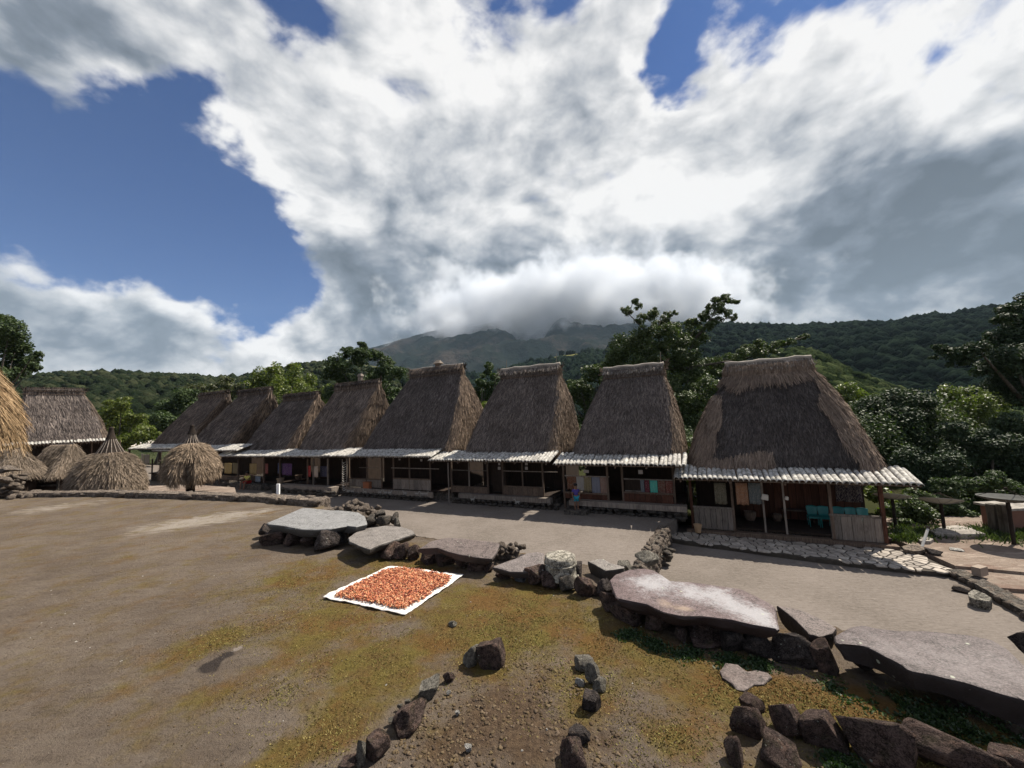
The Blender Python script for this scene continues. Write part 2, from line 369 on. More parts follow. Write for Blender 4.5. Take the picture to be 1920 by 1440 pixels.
def f_plaza(k, b):
    p = pos(k); n = k.noise(p, .8, 6, .62); f_ = k.noise(p, 22, 7, .75); f2 = k.noise(p, 90, 3, .7); rip = k.noise(k.map(p, (1.6, 6, 3), rot=(0, 0, math.radians(-14))), 1.4, 5, .65)
    c = k.mix(k.mr(n, .3, .7), (0.101, 0.078, 0.060), (0.150, 0.120, 0.094))
    c = k.mix(k.mr(rip, .48, .78, 0, .55), c, (0.164, 0.138, 0.112)); c = k.mix(k.mr(rip, .5, .25, 0, .45), c, (0.060, 0.046, 0.036))
    # dry pale streaks on the far plaza
    pale = k.math('ADD', k.blobs(p, [gp(360, 975, 1.6, .9), gp(440, 968, 1.6, .9), gp(290, 990, 1.3, .8), (G(150, 945), 2.2, .7), (G(60, 955), 1.6, .6), gp(500, 958, 1.2, .5), gp(400, 1018, .5, .4), gp(490, 1145, .35, .7), gp(520, 1122, .3, .4)]), k.math('MULTIPLY', k.math('SUBTRACT', k.noise(k.map(p, (1.5, 5, 3)), 1.2, 6, .7), .5), 3.2))
    c = k.mix(k.mr(pale, .45, 1.5, 0, .8), c, (0.302, 0.268, 0.228))
    # moss
    mo = k.blobs(p, [gp(560, 1080, 1.1, .55), gp(760, 1060, 1.3, .6), gp(640, 1150, 1.1, .75), gp(980, 1130, 1.2, .8), gp(900, 1190, 1.0, .8), gp(1150, 1200, .8, .8), gp(700, 1250, .8, .8), gp(450, 1190, .55, .6), gp(360, 1215, .5, .45), gp(1350, 1290, .8, .8), gp(1100, 1300, .6, .55), gp(620, 1370, .45, .8), gp(520, 1420, .3, .6), gp(1550, 1330, .7, .8), gp(1800, 1420, .8, .8), gp(1250, 1400, .35, .55), gp(860, 1140, .9, .5), gp(400, 1310, .35, .45), gp(480, 1260, .3, .3), gp(560, 1230, .5, .5)])
    bare = k.blobs(p, [gp(410, 1240, .28, -.7), gp(470, 1370, .3, -.6), gp(1150, 1370, .25, -.5), gp(1000, 1340, .4, -.55), gp(900, 1400, .35, -.5), gp(1190, 1430, .25, -.6), gp(600, 1440, .2, -.4)])
    mm = k.math('ADD', k.math('ADD', mo, bare), k.math('MULTIPLY', k.math('SUBTRACT', k.noise(p, 1.9, 9, .72), .5), 2.6))
    mcol = k.mix(k.mr(k.noise(p, 3.4, 7, .72), .38, .64), (0.103, 0.066, 0.021), (0.119, 0.092, 0.022))
    mcol = k.mix(k.mr(k.noise(p, 1.4, 4, .6), .46, .62, 0, .8), mcol, (0.118, 0.059, 0.017))
    mcol = k.mix(k.mr(f_, .5, .72, 0, .5), mcol, (0.175, 0.129, 0.041)); mcol = k.mix(k.mr(f_, .48, .28, 0, .7), mcol, (0.030, 0.023, 0.008))
    c = k.mix(k.mr(f_, .5, .75, 0, .55), c, (0.181, 0.144, 0.101)); c = k.mix(k.mr(f_, .48, .26, 0, .75), c, (0.034, 0.025, 0.016))
    dug = k.math('ADD', k.blobs(p, [gp(900, 1340, .6, .8), gp(1010, 1400, .6, .8), gp(1150, 1400, .4, .6), gp(1000, 1300, .5, .5), gp(820, 1420, .4, .6), gp(1450, 1420, .3, .6), gp(1540, 1290, .15, .5)]), k.math('MULTIPLY', k.math('SUBTRACT', k.noise(p, 4, 7, .7), .5), 1.4))
    c = k.mix(k.mr(mm, -.15, .65, 0, .93), c, mcol)
    c = k.mix(k.mr(dug, .35, .9, 0, .8), c, k.mix(k.mr(f_, .35, .65), (0.039, 0.023, 0.013), (0.107, 0.069, 0.039)))
    # old fire place: charcoal with ash
    ch = k.math('ADD', k.blobs(p, [gp(390, 1248, .16, 1), gp(425, 1228, .15, .9), gp(400, 1255, .14, .6)]), k.math('MULTIPLY', k.math('SUBTRACT', k.noise(p, 14, 5, .7), .5), .7))
    ash = k.math('ADD', k.blobs(p, [gp(445, 1216, .11, .9), gp(475, 1228, .08, .5)]), k.math('MULTIPLY', k.math('SUBTRACT', k.noise(p, 20, 4, .7), .5), 1.2))
    c = k.mix(k.mr(ash, .4, .8, 0, .7), c, (0.266, 0.227, 0.203)); c = k.mix(k.mr(ch, .35, .75, 0, .85), c, (0.027, 0.022, 0.021))
    sp = k.mr(k.voro(p, 26), .10, .05, 0, .8); g = k.mr(k.noise(p, 6, 2), .60, .66)
    c = k.mix(k.math('MULTIPLY', sp, g), c, (0.345, 0.313, 0.266))
    bump(k, b, k.math('ADD', k.math('ADD', f_, k.math('MULTIPLY', rip, .6)), k.math('MULTIPLY', f2, .35)), .9, .045)
    return c
M_PLAZA = mat('plaza_soil_moss', f_plaza, .95, .1)
M_CLOD = mat('soil_clod', lambda k, b: k.mix(k.mr(k.noise(pos(k), 9, 5, .7), .35, .65), k.mix(island(k), (0.044, 0.031, 0.023), (0.122, 0.091, 0.068)), k.mix(island(k), (0.061, 0.042, 0.023), (0.131, 0.097, 0.052))), .95, .1)
def f_pave(k, b):
    v = k.vm('ADD', objc(k), k.n('ShaderNodeObjectInfo').outputs['Location']); n = k.noise(v, 6, 6, .7)
    c = k.mix(k.mr(n, .35, .7), (0.287, 0.257, 0.226), (0.452, 0.409, 0.365)); bump(k, b, n, .5, .01)
    return k.mix(1, c, k.mix(orand(k), (0.626, 0.609, 0.592), (1.12, 1.1, 1.06)), 'MULTIPLY')
M_PAVE = mat('paving_stone', f_pave, .85, .25)
M_JOINT = mat('paving_joint', lambda k, b: k.mix(k.noise(pos(k), 8, 5), (.035, .03, .025), (.09, .078, .065)), .95, .1)
M_CONC = mat('concrete', lambda k, b: k.mix(k.mr(k.noise(pos(k), 5, 6, .7), .35, .7), (.16, .145, .13), (.36, .33, .29)), .9, .2)

def leaf_mat(name, c0, c1, c2, trans=.25, gloss=.45, rough=.45):
    m = bpy.data.materials.new(name); m.use_nodes = True; nt = m.node_tree; b = nt.nodes['Principled BSDF']; k = NT(nt)
    r = island(k); c = ramp3(k, r, [(0, c0), (.6, c1), (1, c2)])
    c = k.mix(k.mr(k.noise(pos(k), .7, 4, .6), .4, .65, 0, .5), c, c1)
    k.put(b.inputs['Base Color'], c); b.inputs['Roughness'].default_value = rough; b.inputs['Specular IOR Level'].default_value = gloss
    t = k.n('ShaderNodeBsdfTranslucent'); k.put(t.inputs[0], k.mix(1, c, (1.1, 1.35, .5), 'MULTIPLY'))
    mx = k.n('ShaderNodeMixShader'); mx.inputs[0].default_value = trans; k.L.new(b.outputs[0], mx.inputs[1]); k.L.new(t.outputs[0], mx.inputs[2])
    k.L.new(mx.outputs[0], nt.nodes['Material Output'].inputs[0]); return m
L_DARK = leaf_mat('leaves_dark', (.020, .036, .012), (.042, .066, .022), (.085, .115, .042), .2, .25, .6)
L_MID = leaf_mat('leaves_mid', (.028, .046, .014), (.058, .082, .026), (.11, .135, .046), .22, .3, .55)
L_YEL = leaf_mat('leaves_yellow_green', (.05, .07, .014), (.10, .125, .026), (.18, .20, .045), .35, .3)
L_OLIVE = leaf_mat('leaves_olive', (.035, .042, .016), (.07, .08, .03), (.13, .135, .055))
L_GLOSS = leaf_mat('leaves_glossy', (.016, .030, .014), (.032, .052, .023), (.065, .088, .042), .12, .22, .6)
L_HERB = leaf_mat('leaves_herb', (.014, .030, .010), (.028, .055, .016), (.055, .09, .028))
def flat(name, c, rough=.8, spec=.3, var=.25, sc_=8.):
    def f(k, b):
        o = objc(k); n = k.noise(o, sc_, 4, .6); return k.mix(n, tuple(q*(1-var) for q in c), tuple(min(q*(1+var), .9) for q in c))
    return mat(name, f, rough, spec)

# ------------------------------------------------------------------ terrain
CU, CL, PATH, YARD, MID = -1.70, -2.28, -2.15, -2.20, -.45
def hill(name, D, D0, prof, px0, px1, npx, nr, rough, material, zfoot=-6, back=.35, seed=3, power=1.0, rscale=1.0):
    xs = np.linspace(px0, px1, npx); py = np.interp(xs, [q[0] for q in prof], [q[1] for q in prof])
    V = []; az = []
    for x, y in zip(xs, py):
        d = ray(x, y); hd = math.hypot(d[0], d[1]); az.append((d[0]/hd, d[1]/hd, CAMH + D*d[2]/hd))
    az = np.array(az); ts = np.concatenate([np.linspace(0, 1, nr), 1+np.linspace(.05, back, 6)])
    for t in ts:
        r = D0 + (D-D0)*t
        if t <= 1: z = zfoot + (az[:, 2]-zfoot)*(t**power)
        else: z = az[:, 2] - (az[:, 2]-zfoot)*((t-1)/back)**1.3*.6
        V.append(np.stack([az[:, 0]*r, az[:, 1]*r, z], 1))
    V = np.concatenate(V); tt = np.repeat(ts, npx)
    amp = rough*np.clip(np.sin(np.clip(tt, 0, 1)*math.pi)*1.3, 0, 1)
    rid = 1-np.abs(vnoise(V, 5.0/D*rscale, seed, 5))*2
    V[:, 2] += (rid-.4)*amp + vnoise(V, 30/D, seed+1, 4)*rough*.18*np.clip(tt*3, 0, 1)
    n = len(ts); I = np.arange((n-1)*npx).reshape(n-1, npx)[:, :-1].ravel()
    F = np.stack([I, I+1, I+npx+1, I+npx], 1)
    o = link(name, mesh_np(name, V, F, True), material); tag(o, kind='structure')
    return V.reshape(n, npx, 3), nr
def hmat(name, cols, sc_, streak=0):
    def f(k, b):
        p = pos(k); n = k.noise(p, sc_, 8, .65); f_ = k.noise(p, sc_*9, 5, .7)
        c = ramp3(k, k.math('ADD', n, k.math('MULTIPLY', k.math('SUBTRACT', f_, .5), .45)), cols)
        bump(k, b, f_, .8, 1/sc_*.05); return c
    return mat(name, f, 1, 0)
M_MOUNT = hmat('mountain_slope', [(.38, (.006, .010, .008)), (.49, (.012, .015, .012)), (.57, (.032, .027, .023)), (.7, (.055, .044, .036))], .0022)  # slope colours darkened to carry the cloud shadow lying on it
M_HFOR = hmat('forest_floor', [(.3, (.010, .018, .009)), (.7, (.03, .045, .018))], .02)
M_HILLL = hmat('hill_scrub', [(.35, (.022, .030, .014)), (.5, (.045, .052, .026)), (.65, (.10, .095, .055))], .012)
M_FIELD = hmat('lit_meadow', [(.3, (.22, .20, .07)), (.7, (.34, .30, .12))], .03)
M_BASE = mat('ground_soil', lambda k, b: k.mix(k.noise(pos(k), .3, 6), (.018, .024, .010), (.045, .045, .022)), 1, 0)

g = MB(); g.add([(-4300, -4300, -6.5), (4300, -4300, -6.5), (4300, 4300, -6.5), (-4300, 4300, -6.5)], [(0, 1, 2, 3)]); tag(g.build('ground', M_BASE), kind='structure')
MT, _ = hill('mountain', 3200, 900, [(300, 750), (450, 722), (560, 690), (640, 668), (700, 650), (760, 634), (850, 612), (950, 592), (1050, 580), (1150, 590), (1250, 598), (1330, 604), (1420, 612), (1600, 640), (1900, 655)], 300, 1900, 420, 90, 120, M_MOUNT, seed=5, power=1.25, rscale=1.6)
LH, lnr = hill('left_hill', 430, 120, [(-1300, 690), (-500, 706), (60, 712), (120, 706), (200, 704), (330, 708), (420, 713), (480, 704), (540, 691), (600, 682), (660, 680), (720, 690), (800, 705), (900, 740), (1000, 775)], -1300, 1000, 200, 40, 9, M_HILLL, seed=8)
MH, mnr = hill('middle_hill', 760, 300, [(650, 760), (760, 728), (850, 712), (950, 698), (1000, 680), (1040, 668), (1090, 662), (1140, 665), (1200, 672), (1330, 700), (1500, 750)], 650, 1500, 120, 40, 14, M_HFOR, seed=11)
RH, rnr = hill('right_ridge', 950, 260, [(1050, 720), (1150, 645), (1250, 612), (1330, 610), (1450, 615), (1560, 615), (1640, 610), (1700, 606), (1790, 595), (1860, 586), (1920, 578), (2200, 545), (2600, 520), (3600, 560)], 1050, 3600, 200, 50, 22, M_HFOR, seed=13)
KH, knr = hill('green_knoll', 240, 60, [(1330, 800), (1400, 730), (1440, 690), (1475, 668), (1500, 664), (1540, 680), (1590, 712), (1640, 728), (1700, 752), (1760, 775), (1900, 800)], 1330, 1900, 80, 24, 3, M_HFOR, seed=15)

# a grassy clearing near the crest of the middle hill
_P = MH.reshape(-1, 3); _d = _P-CAM; _z = _d @ _F; _x = 960+FPX*(_d @ _R)/_z; _y = 720-FPX*(_d @ _U)/_z
_tier = np.arange(len(_P))//MH.shape[1] < mnr-1
MEAD = [_P[np.argmin(np.where(_tier, (_x-a)**2+(_y-b)**2, 1e9))] for a, b in ((1038, 672), (1062, 668), (1084, 669))]
def f_mid(k, b):
    p = pos(k); n = k.noise(p, .02, 8, .65); c = k.mix(k.mr(n, .3, .7), (.010, .018, .009), (.03, .045, .018))
    m = k.math('ADD', k.blobs(p, [(q, 34., 1.) for q in MEAD]), k.math('MULTIPLY', k.math('SUBTRACT', k.noise(p, .05, 4), .5), .6)); return k.mix(k.mr(m, .15, .3), c, (.16, .15, .055))
bpy.data.objects['middle_hill'].data.materials[0] = mat('middle_hill_ground', f_mid, 1, 0)
# tree crowns of the far woods: one mass per hill
def ico(sub):
    import bmesh
    bm = bmesh.new(); bmesh.ops.create_icosphere(bm, subdivisions=sub, radius=1); bm.verts.ensure_lookup_table()
    V = np.array([v.co[:] for v in bm.verts]); F = np.array([[v.index for v in f.verts] for f in bm.faces]); bm.free(); return V, F
ICO0, ICO1, ICO2, ICO3 = ico(1), ico(2), ico(2), ico(3)
def wood_mass(name, H, nr, count, size, material, tmin=.1, label='dense wood covering the hillside', bias=1., keep=None, tall=1., base=ICO0):
    n, m, _ = H.shape; Vs = []; Fs = []; V0, F0 = base; off = 0
    ti = rng.random(count)**bias*(nr-1)*(1-tmin) + (nr-1)*tmin; ci = rng.random(count)*(m-1.01)
    i0 = ti.astype(int).clip(0, n-2); j0 = ci.astype(int); fi = (ti-i0)[:, None]; fj = (ci-j0)[:, None]
    C = (H[i0, j0]*(1-fi)*(1-fj) + H[i0+1, j0]*fi*(1-fj) + H[i0, j0+1]*(1-fi)*fj + H[i0+1, j0+1]*fi*fj)
    if keep is not None: C = C[keep(C)]
    N = len(C); s = size*(.55+rng.random(N)**1.5*.95)
    A = V0[None]*s[:, None, None]*(1+.55*(rng.random((N, len(V0), 1))-.5)); A[:, :, 2] *= (.7+.5*rng.random(N))[:, None]*tall
    A += C[:, None]; A[:, :, 2] += (s*.45)[:, None]
    F = F0[None] + (np.arange(N)*len(V0))[:, None, None]
    o = link(name, mesh_np(name, A.reshape(-1, 3), F.reshape(-1, 3)), material); tag(o, label, kind='stuff'); return o
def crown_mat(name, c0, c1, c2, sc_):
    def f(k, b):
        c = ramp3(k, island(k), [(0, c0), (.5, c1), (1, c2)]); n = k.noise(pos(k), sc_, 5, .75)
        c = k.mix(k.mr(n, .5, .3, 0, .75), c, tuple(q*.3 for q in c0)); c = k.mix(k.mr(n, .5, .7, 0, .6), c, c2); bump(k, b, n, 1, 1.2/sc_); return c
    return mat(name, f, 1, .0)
M_CR = crown_mat('far_crowns', (.005, .010, .0075), (.009, .016, .011), (.019, .030, .020), .35)  # crown colours kept dark to paint in the cloud shadow over these woods
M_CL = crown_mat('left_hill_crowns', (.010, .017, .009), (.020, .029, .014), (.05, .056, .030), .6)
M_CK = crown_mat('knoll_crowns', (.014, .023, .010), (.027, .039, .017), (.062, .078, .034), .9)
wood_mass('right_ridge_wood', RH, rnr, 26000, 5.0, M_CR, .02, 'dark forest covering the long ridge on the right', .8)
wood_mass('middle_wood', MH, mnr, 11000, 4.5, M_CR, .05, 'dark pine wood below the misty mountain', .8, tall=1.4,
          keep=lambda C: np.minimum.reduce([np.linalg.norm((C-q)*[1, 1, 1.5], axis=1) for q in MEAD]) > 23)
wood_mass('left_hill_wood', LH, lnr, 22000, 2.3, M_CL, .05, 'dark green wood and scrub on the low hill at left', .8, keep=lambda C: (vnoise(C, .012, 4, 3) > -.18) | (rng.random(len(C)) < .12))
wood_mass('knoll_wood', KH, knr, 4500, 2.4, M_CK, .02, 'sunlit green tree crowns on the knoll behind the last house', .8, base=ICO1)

def poly(name, P2, z, material, thick=0, par=None):
    """flat sheet from world xy points, optional vertical skirt"""
    n = len(P2); V = [(p[0], p[1], z) for p in P2]; F = [tuple(range(n))]
    if thick:
        V += [(p[0], p[1], z-thick) for p in P2]
        for i in range(n): F.append((i, (i+1) % n, n+(i+1) % n, n+i))
    m = MB().add(V, F); o = m.build(name, material, par); tag(o, kind='structure'); return o
def ccw(P2):
    a = sum(P2[i][0]*P2[(i+1) % len(P2)][1]-P2[(i+1) % len(P2)][0]*P2[i][1] for i in range(len(P2)))
    return P2 if a > 0 else P2[::-1]
def rw2(a, b): q = OO+a*AX+b*BX; return (q[0], q[1])
# lowest level: everything under the village
poly('village_ground', [(-90, -40), (60, -40), (60, 34), (-90, 70)], CL-.16, M_BASE, 5)
poly('courtyard_lower', ccw([rw2(-7.2, 1.2), rw2(1.8, 1.2), G(1790, 1073, CL)[:2], G(1925, 1150, CL)[:2], G(2300, 1400, CL)[:2], (6, -5), (-8, -5), rw2(-7.2, -9)]), CL, M_SAND)
dw0 = G(1240, 990, CU)[:2]; dw1 = G(1188, 1072, CU)[:2]; dv = (dw1-dw0)/np.linalg.norm(dw1-dw0)
poly('courtyard_upper', ccw([rw2(-75, 8), rw2(-6.0, 8), rw2(-6.0, -.3), dw0, dw1, dw1+dv*5, (-60, -4), (-75, 30)]), CU, M_SAND, .7)
yp = [G(1675, 1013, YARD)[:2], G(1722, 1036, YARD)[:2], G(1792, 1070, YARD)[:2], G(1925, 1146, YARD)[:2], G(2300, 1390, YARD)[:2], (45, 0), (45, 22), (22, 24), rw2(.1, 7), rw2(.1, .6)]
poly('yard_low_step', ccw([G(1792, 1071, CL+.02)[:2], G(1925, 1146, CL+.02)[:2], G(2300, 1390, CL+.02)[:2], (45, 0), G(2300, 1130, CL)[:2]]), CL+.025, M_YARD)
poly('yard_middle_step', ccw([G(1780, 1060, YARD)[:2], G(1855, 1103, YARD)[:2], G(1925, 1108, YARD)[:2], G(2300, 1160, YARD)[:2], (45, 4), (45, 12)]), YARD+.03, M_YARD, .3)
poly('yard', ccw([G(1640, 1000, YARD)[:2], G(1722, 1036, YARD)[:2], G(1792, 1068, YARD)[:2], G(1925, 1081, YARD)[:2], G(2300, 1120, YARD)[:2], (45, 6), (45, 11), (24, 14.5), (15, 14.6), (12, 14.8), rw2(-.5, 3), rw2(-1, 2.5)]), YARD+.1, M_YARD, .4)
poly('left_terrace', ccw([G(*q, MID)[:2] for q in [(-700, 950), (0, 931), (445, 932), (440, 914), (355, 908), (285, 911), (232, 905), (200, 876), (-600, 890)]]), MID, M_YARD, 1.4)

# plaza: fine sheet near the camera, coarser beyond
PB = [(-900, 985), (-300, 940), (0, 928), (150, 926), (300, 927), (420, 932), (500, 937), (600, 946), (690, 968), (715, 984), (780, 1003), (850, 1013), (960, 1030), (1050, 1056), (1140, 1062), (1200, 1072), (1262, 1092), (1330, 1108), (1440, 1138), (1540, 1160), (1580, 1180), (1680, 1190), (1800, 1196), (1880, 1212), (1930, 1262), (2150, 1330), (2700, 1500)]
PBW = [tuple(G(x, y)[:2]) for x, y in PB] + [(8, 0), (8, -6), (-30, -6), (-40, 8)]
def inpoly(X, Y, P):
    ins = np.zeros(X.shape, bool); n = len(P)
    for i in range(n):
        x1, y1 = P[i]; x2, y2 = P[(i+1) % n]
        c = ((y1 > Y) != (y2 > Y)) & (X < (x2-x1)*(Y-y1)/((y2-y1) if y2 != y1 else 1e-9)+x1); ins ^= c
    return ins
FX0, FX1, FY0, FY1 = -4.4, 4.4, 1.5, 6.3
def sheet(name, x0, x1, y0, y1, st, hole=None, fine=False):
    xs = np.arange(x0, x1+st/2, st); ys = np.arange(y0, y1+st/2, st); X, Y = np.meshgrid(xs, ys)
    V = np.stack([X.ravel(), Y.ravel(), np.zeros(X.size)], 1); V[:, 2] = plaza_z(V[:, 0], V[:, 1], fine)
    nx = len(xs); I = (np.arange(len(ys)-1)[:, None]*nx + np.arange(nx-1)[None]).ravel()
    cx = (V[I, 0]+st/2); cy = V[I, 1]+st/2; k = inpoly(cx, cy, PBW)
    if hole: k &= ~((cx > hole[0]) & (cx < hole[1]) & (cy > hole[2]) & (cy < hole[3]))
    I = I[k]; F = np.stack([I, I+1, I+nx+1, I+nx], 1)
    o = link(name, mesh_np(name, V, F, True), M_PLAZA); tag(o, kind='structure'); return o
def plaza_z(x, y, fine=True):
    x = np.atleast_1d(np.asarray(x, float)); y = np.atleast_1d(np.asarray(y, float)); P = np.stack([x, y, x*0], 1)
    z = vnoise(P, .55, 2, 2)*.035
    if fine:
        wdw = np.clip(np.minimum.reduce([x-FX0, FX1-x, y-FY0, FY1-y])/.5, 0, 1)
        z = z + wdw*(vnoise(P, 3.5, 4, 3)*.018 + np.abs(vnoise(P, 12, 6, 3))*.016)
    return z - .012
sheet('plaza', -36, 8.0, -6, 22, .1, (FX0, FX1, FY0, FY1)); sheet('plaza_foreground', FX0, FX1, FY0, FY1, .04, None, True)
# earth face under the plaza edge
sk = MB(); V = []; F = []
for i, (x, y) in enumerate(PBW): V += [(x, y, -.02), (x, y, -2.5)]
for i in range(len(PBW)-1): F.append((2*i, 2*i+1, 2*i+3, 2*i+2))
sk.add(V, F).build('terrace_face', M_RUBD); tag(bpy.data.objects['terrace_face'], kind='structure')

# the air
def box_obj(name, lo, hi):
    m = MB().box([(a+b)/2 for a, b in zip(lo, hi)], [b-a for a, b in zip(lo, hi)]); me = m.mesh(name); o = link(name, me); return o
hz = box_obj('haze', (-4400, -4400, -8), (4400, 4400, 1400)); tag(hz, 'thin blue air between the village and the mountain', kind='stuff')
hm = bpy.data.materials.new('haze'); hm.use_nodes = True; nt = hm.node_tree; nt.nodes.clear()
pv = nt.nodes.new('ShaderNodeVolumePrincipled'); pv.inputs['Color'].default_value = (.60, .80, 1, 1); pv.inputs['Density'].default_value = 4.5e-5; pv.inputs['Anisotropy'].default_value = 0
mo = nt.nodes.new('ShaderNodeOutputMaterial'); nt.links.new(pv.outputs[0], mo.inputs['Volume']); hz.data.materials.append(hm)


# ------------------------------------------------------------------ rocks (shared shapes)
ICO4 = ico(5)
def rock_np(seed, cuts=9, sub=3, noise_=.05, depth=.45):
    r = np.random.default_rng(seed); V = {2: ICO2, 3: ICO3, 4: ICO4}[sub][0].copy()*1.0
    Q, _q = np.linalg.qr(r.normal(size=(3, 3))*.35+np.eye(3)); nb = [(sg*Q[:, i], 1) for i in range(3) for sg in (-1, 1)]
    for q_ in range(6+int(cuts*.8)):
        if q_ < 6: n = nb[q_][0] + r.normal(size=3)*.22; n /= np.linalg.norm(n); d = depth + .12 + r.random()*.16
        else: n = r.normal(size=3); n /= np.linalg.norm(n); d = depth + .26 + r.random()*.22
        s = V @ n - d; V -= np.where(s > 0, s, 0)[:, None]*n
    V += (vnoise(V, 2.0, seed, 5 if sub > 3 else 3)*noise_*2.2)[:, None]*V
    lo, hi = V.min(0), V.max(0); return (V-(lo+hi)/2)/(hi-lo)
def rock_mesh(seed, **k):
    sub = k.get('sub', 3); me = mesh_np('rock', rock_np(seed, **k), {2: ICO2, 3: ICO3, 4: ICO4}[sub][1], False); return me
class Rocks:
    def __init__(s, material, n=8, sub=2, **k):
        s.ms = []
        for i in range(n):
            me = rock_mesh(100+i*7, sub=sub, **k); me.materials.append(material); s.ms.append(me)
    def pick(s): return random.choice(s.ms)
R_WALL = Rocks(M_ROCKW, 9, 2, noise_=.07, depth=.36); R_DARK = Rocks(M_RUBD, 9, 2, noise_=.07, depth=.36)
def stone(rk, parent, loc, dims, rz=None, name='stone', tilt=.15):
    return copy_of(rk.pick(), name, parent, loc, (random.uniform(-tilt, tilt), random.uniform(-tilt, tilt), random.uniform(0, 6.28) if rz is None else rz), tuple(dims))

# ------------------------------------------------------------------ thatch
def rrect(hx, hy, r, n):
    """n points evenly round a rounded rectangle, start at the middle of the front (-y) side"""
    r = min(r, hx*.95, hy*.95); segs = []
    L = [2*(hx-r), math.pi*r/2, 2*(hy-r), math.pi*r/2]*2; L = [2*(hx-r), math.pi*r/2, 2*(hy-r), math.pi*r/2, 2*(hx-r), math.pi*r/2, 2*(hy-r), math.pi*r/2]
    # fixed share of points per side keeps rings aligned
    share = [.26, .04, .16, .04, .26, .04, .16, .04]; pts = []
    for i, sh in enumerate(share):
        m = max(1, round(n*sh))
        for k in range(m):
            f = k/m
            if i == 0: pts.append((-(hx-r)+2*(hx-r)*f, -hy))
            elif i == 1: a = -math.pi/2+f*math.pi/2; pts.append((hx-r+r*math.cos(a), -(hy-r)+r*math.sin(a)))
            elif i == 2: pts.append((hx, -(hy-r)+2*(hy-r)*f))
            elif i == 3: a = f*math.pi/2; pts.append((hx-r+r*math.cos(a), hy-r+r*math.sin(a)))
            elif i == 4: pts.append((hx-r-2*(hx-r)*f, hy))
            elif i == 5: a = math.pi/2+f*math.pi/2; pts.append((-(hx-r)+r*math.cos(a), hy-r+r*math.sin(a)))
            elif i == 6: pts.append((-hx, hy-r-2*(hy-r)*f))
            else: a = math.pi+f*math.pi/2; pts.append((-(hx-r)+r*math.cos(a), -(hy-r)+r*math.sin(a)))
    return np.array(pts)
def blades(P, down, nor, L, W, lift=.03, jit=.12, droop=.0, wob=.02):
    """two-triangle straws: base P, direction down, lifted along nor at the tip"""
    n = len(P); side = np.cross(down, nor); side /= np.linalg.norm(side, axis=1)[:, None]+1e-9
    a = rng.normal(size=n)*jit; d = down*np.cos(a)[:, None]+side*np.sin(a)[:, None]; s2 = np.cross(d, nor)
    tw = rng.normal(size=n)[:, None]*.5; s2 = s2+nor*tw; s2 /= np.linalg.norm(s2, axis=1)[:, None]+1e-9
    L = L*(.5+rng.random(n))[:, None]; Wd_ = W*(.5+rng.random(n))[:, None]
    B0 = P + nor*(rng.random(n)*wob)[:, None]; tip = B0 + d*L + nor*(lift*(rng.random(n)*1.6+.1))[:, None]; tip[:, 2] -= droop*L[:, 0]
    V = np.stack([B0-s2*Wd_/2, B0+s2*Wd_/2, tip+s2*Wd_*.3, tip-s2*Wd_*.3], 1).reshape(-1, 3)
    F = np.arange(n*4).reshape(n, 4); return V, F
def straw_obj(name, sets, material, parent):
    Vs = []; Fs = []; o = 0
    for V, F in sets: Vs.append(V); Fs.append(F+o); o += len(V)
    ob = link(name, mesh_np(name, np.concatenate(Vs), np.concatenate(Fs)), material, parent); ob['kind'] = 'stuff'; return ob
class Shell:
    """stack of rings -> base mesh and random surface samples"""
    def __init__(s, rings): s.R = np.array(rings); s.n, s.m, _ = s.R.shape
    def mesh(s, name, cap=True):
        V = s.R.reshape(-1, 3); F = []
        I = np.arange(s.n-1)[:, None]*s.m; J = np.arange(s.m)[None]; J2 = (J+1) % s.m
        F = np.stack([(I+J).ravel(), (I+J2).ravel(), (I+s.m+J2).ravel(), (I+s.m+J).ravel()], 1).tolist()
        me = bpy.data.meshes.new(name)
        if cap: F.append(list(range((s.n-1)*s.m, s.n*s.m)))
        me.from_pydata(V.tolist(), [], F)
        for p in me.polygons: p.use_smooth = True
        return me
    def sample(s, N):
        i = np.arange(s.n-1); seg = np.linalg.norm(s.R[1:]-s.R[:-1], axis=2)                 # (n-1,m)
        wid = np.linalg.norm(np.roll(s.R, -1, 1)-s.R, axis=2)[:-1]
        A = (seg*wid).ravel(); A = A/A.sum(); q = rng.choice(len(A), N, p=A); ii = q//s.m; jj = q % s.m; j2 = (jj+1) % s.m
        u = rng.random(N)[:, None]; v = rng.random(N)[:, None]
        a, b, c, d = s.R[ii, jj], s.R[ii, j2], s.R[ii+1, j2], s.R[ii+1, jj]
        P = a*(1-u)*(1-v)+b*u*(1-v)+c*u*v+d*(1-u)*v
        dn = (a*(1-u)+b*u)-(d*(1-u)+c*u); dn /= np.linalg.norm(dn, axis=1)[:, None]+1e-9
        sd = b-a+c-d; nr = np.cross(sd, -dn); nr /= np.linalg.norm(nr, axis=1)[:, None]+1e-9
        return P, dn, nr, (ii+v[:, 0])/(s.n-1)
def proj(Pw):
    d = np.asarray(Pw) - CAM; z = d @ _F; return 960+FPX*(d @ _R)/z, 720-FPX*(d @ _U)/z

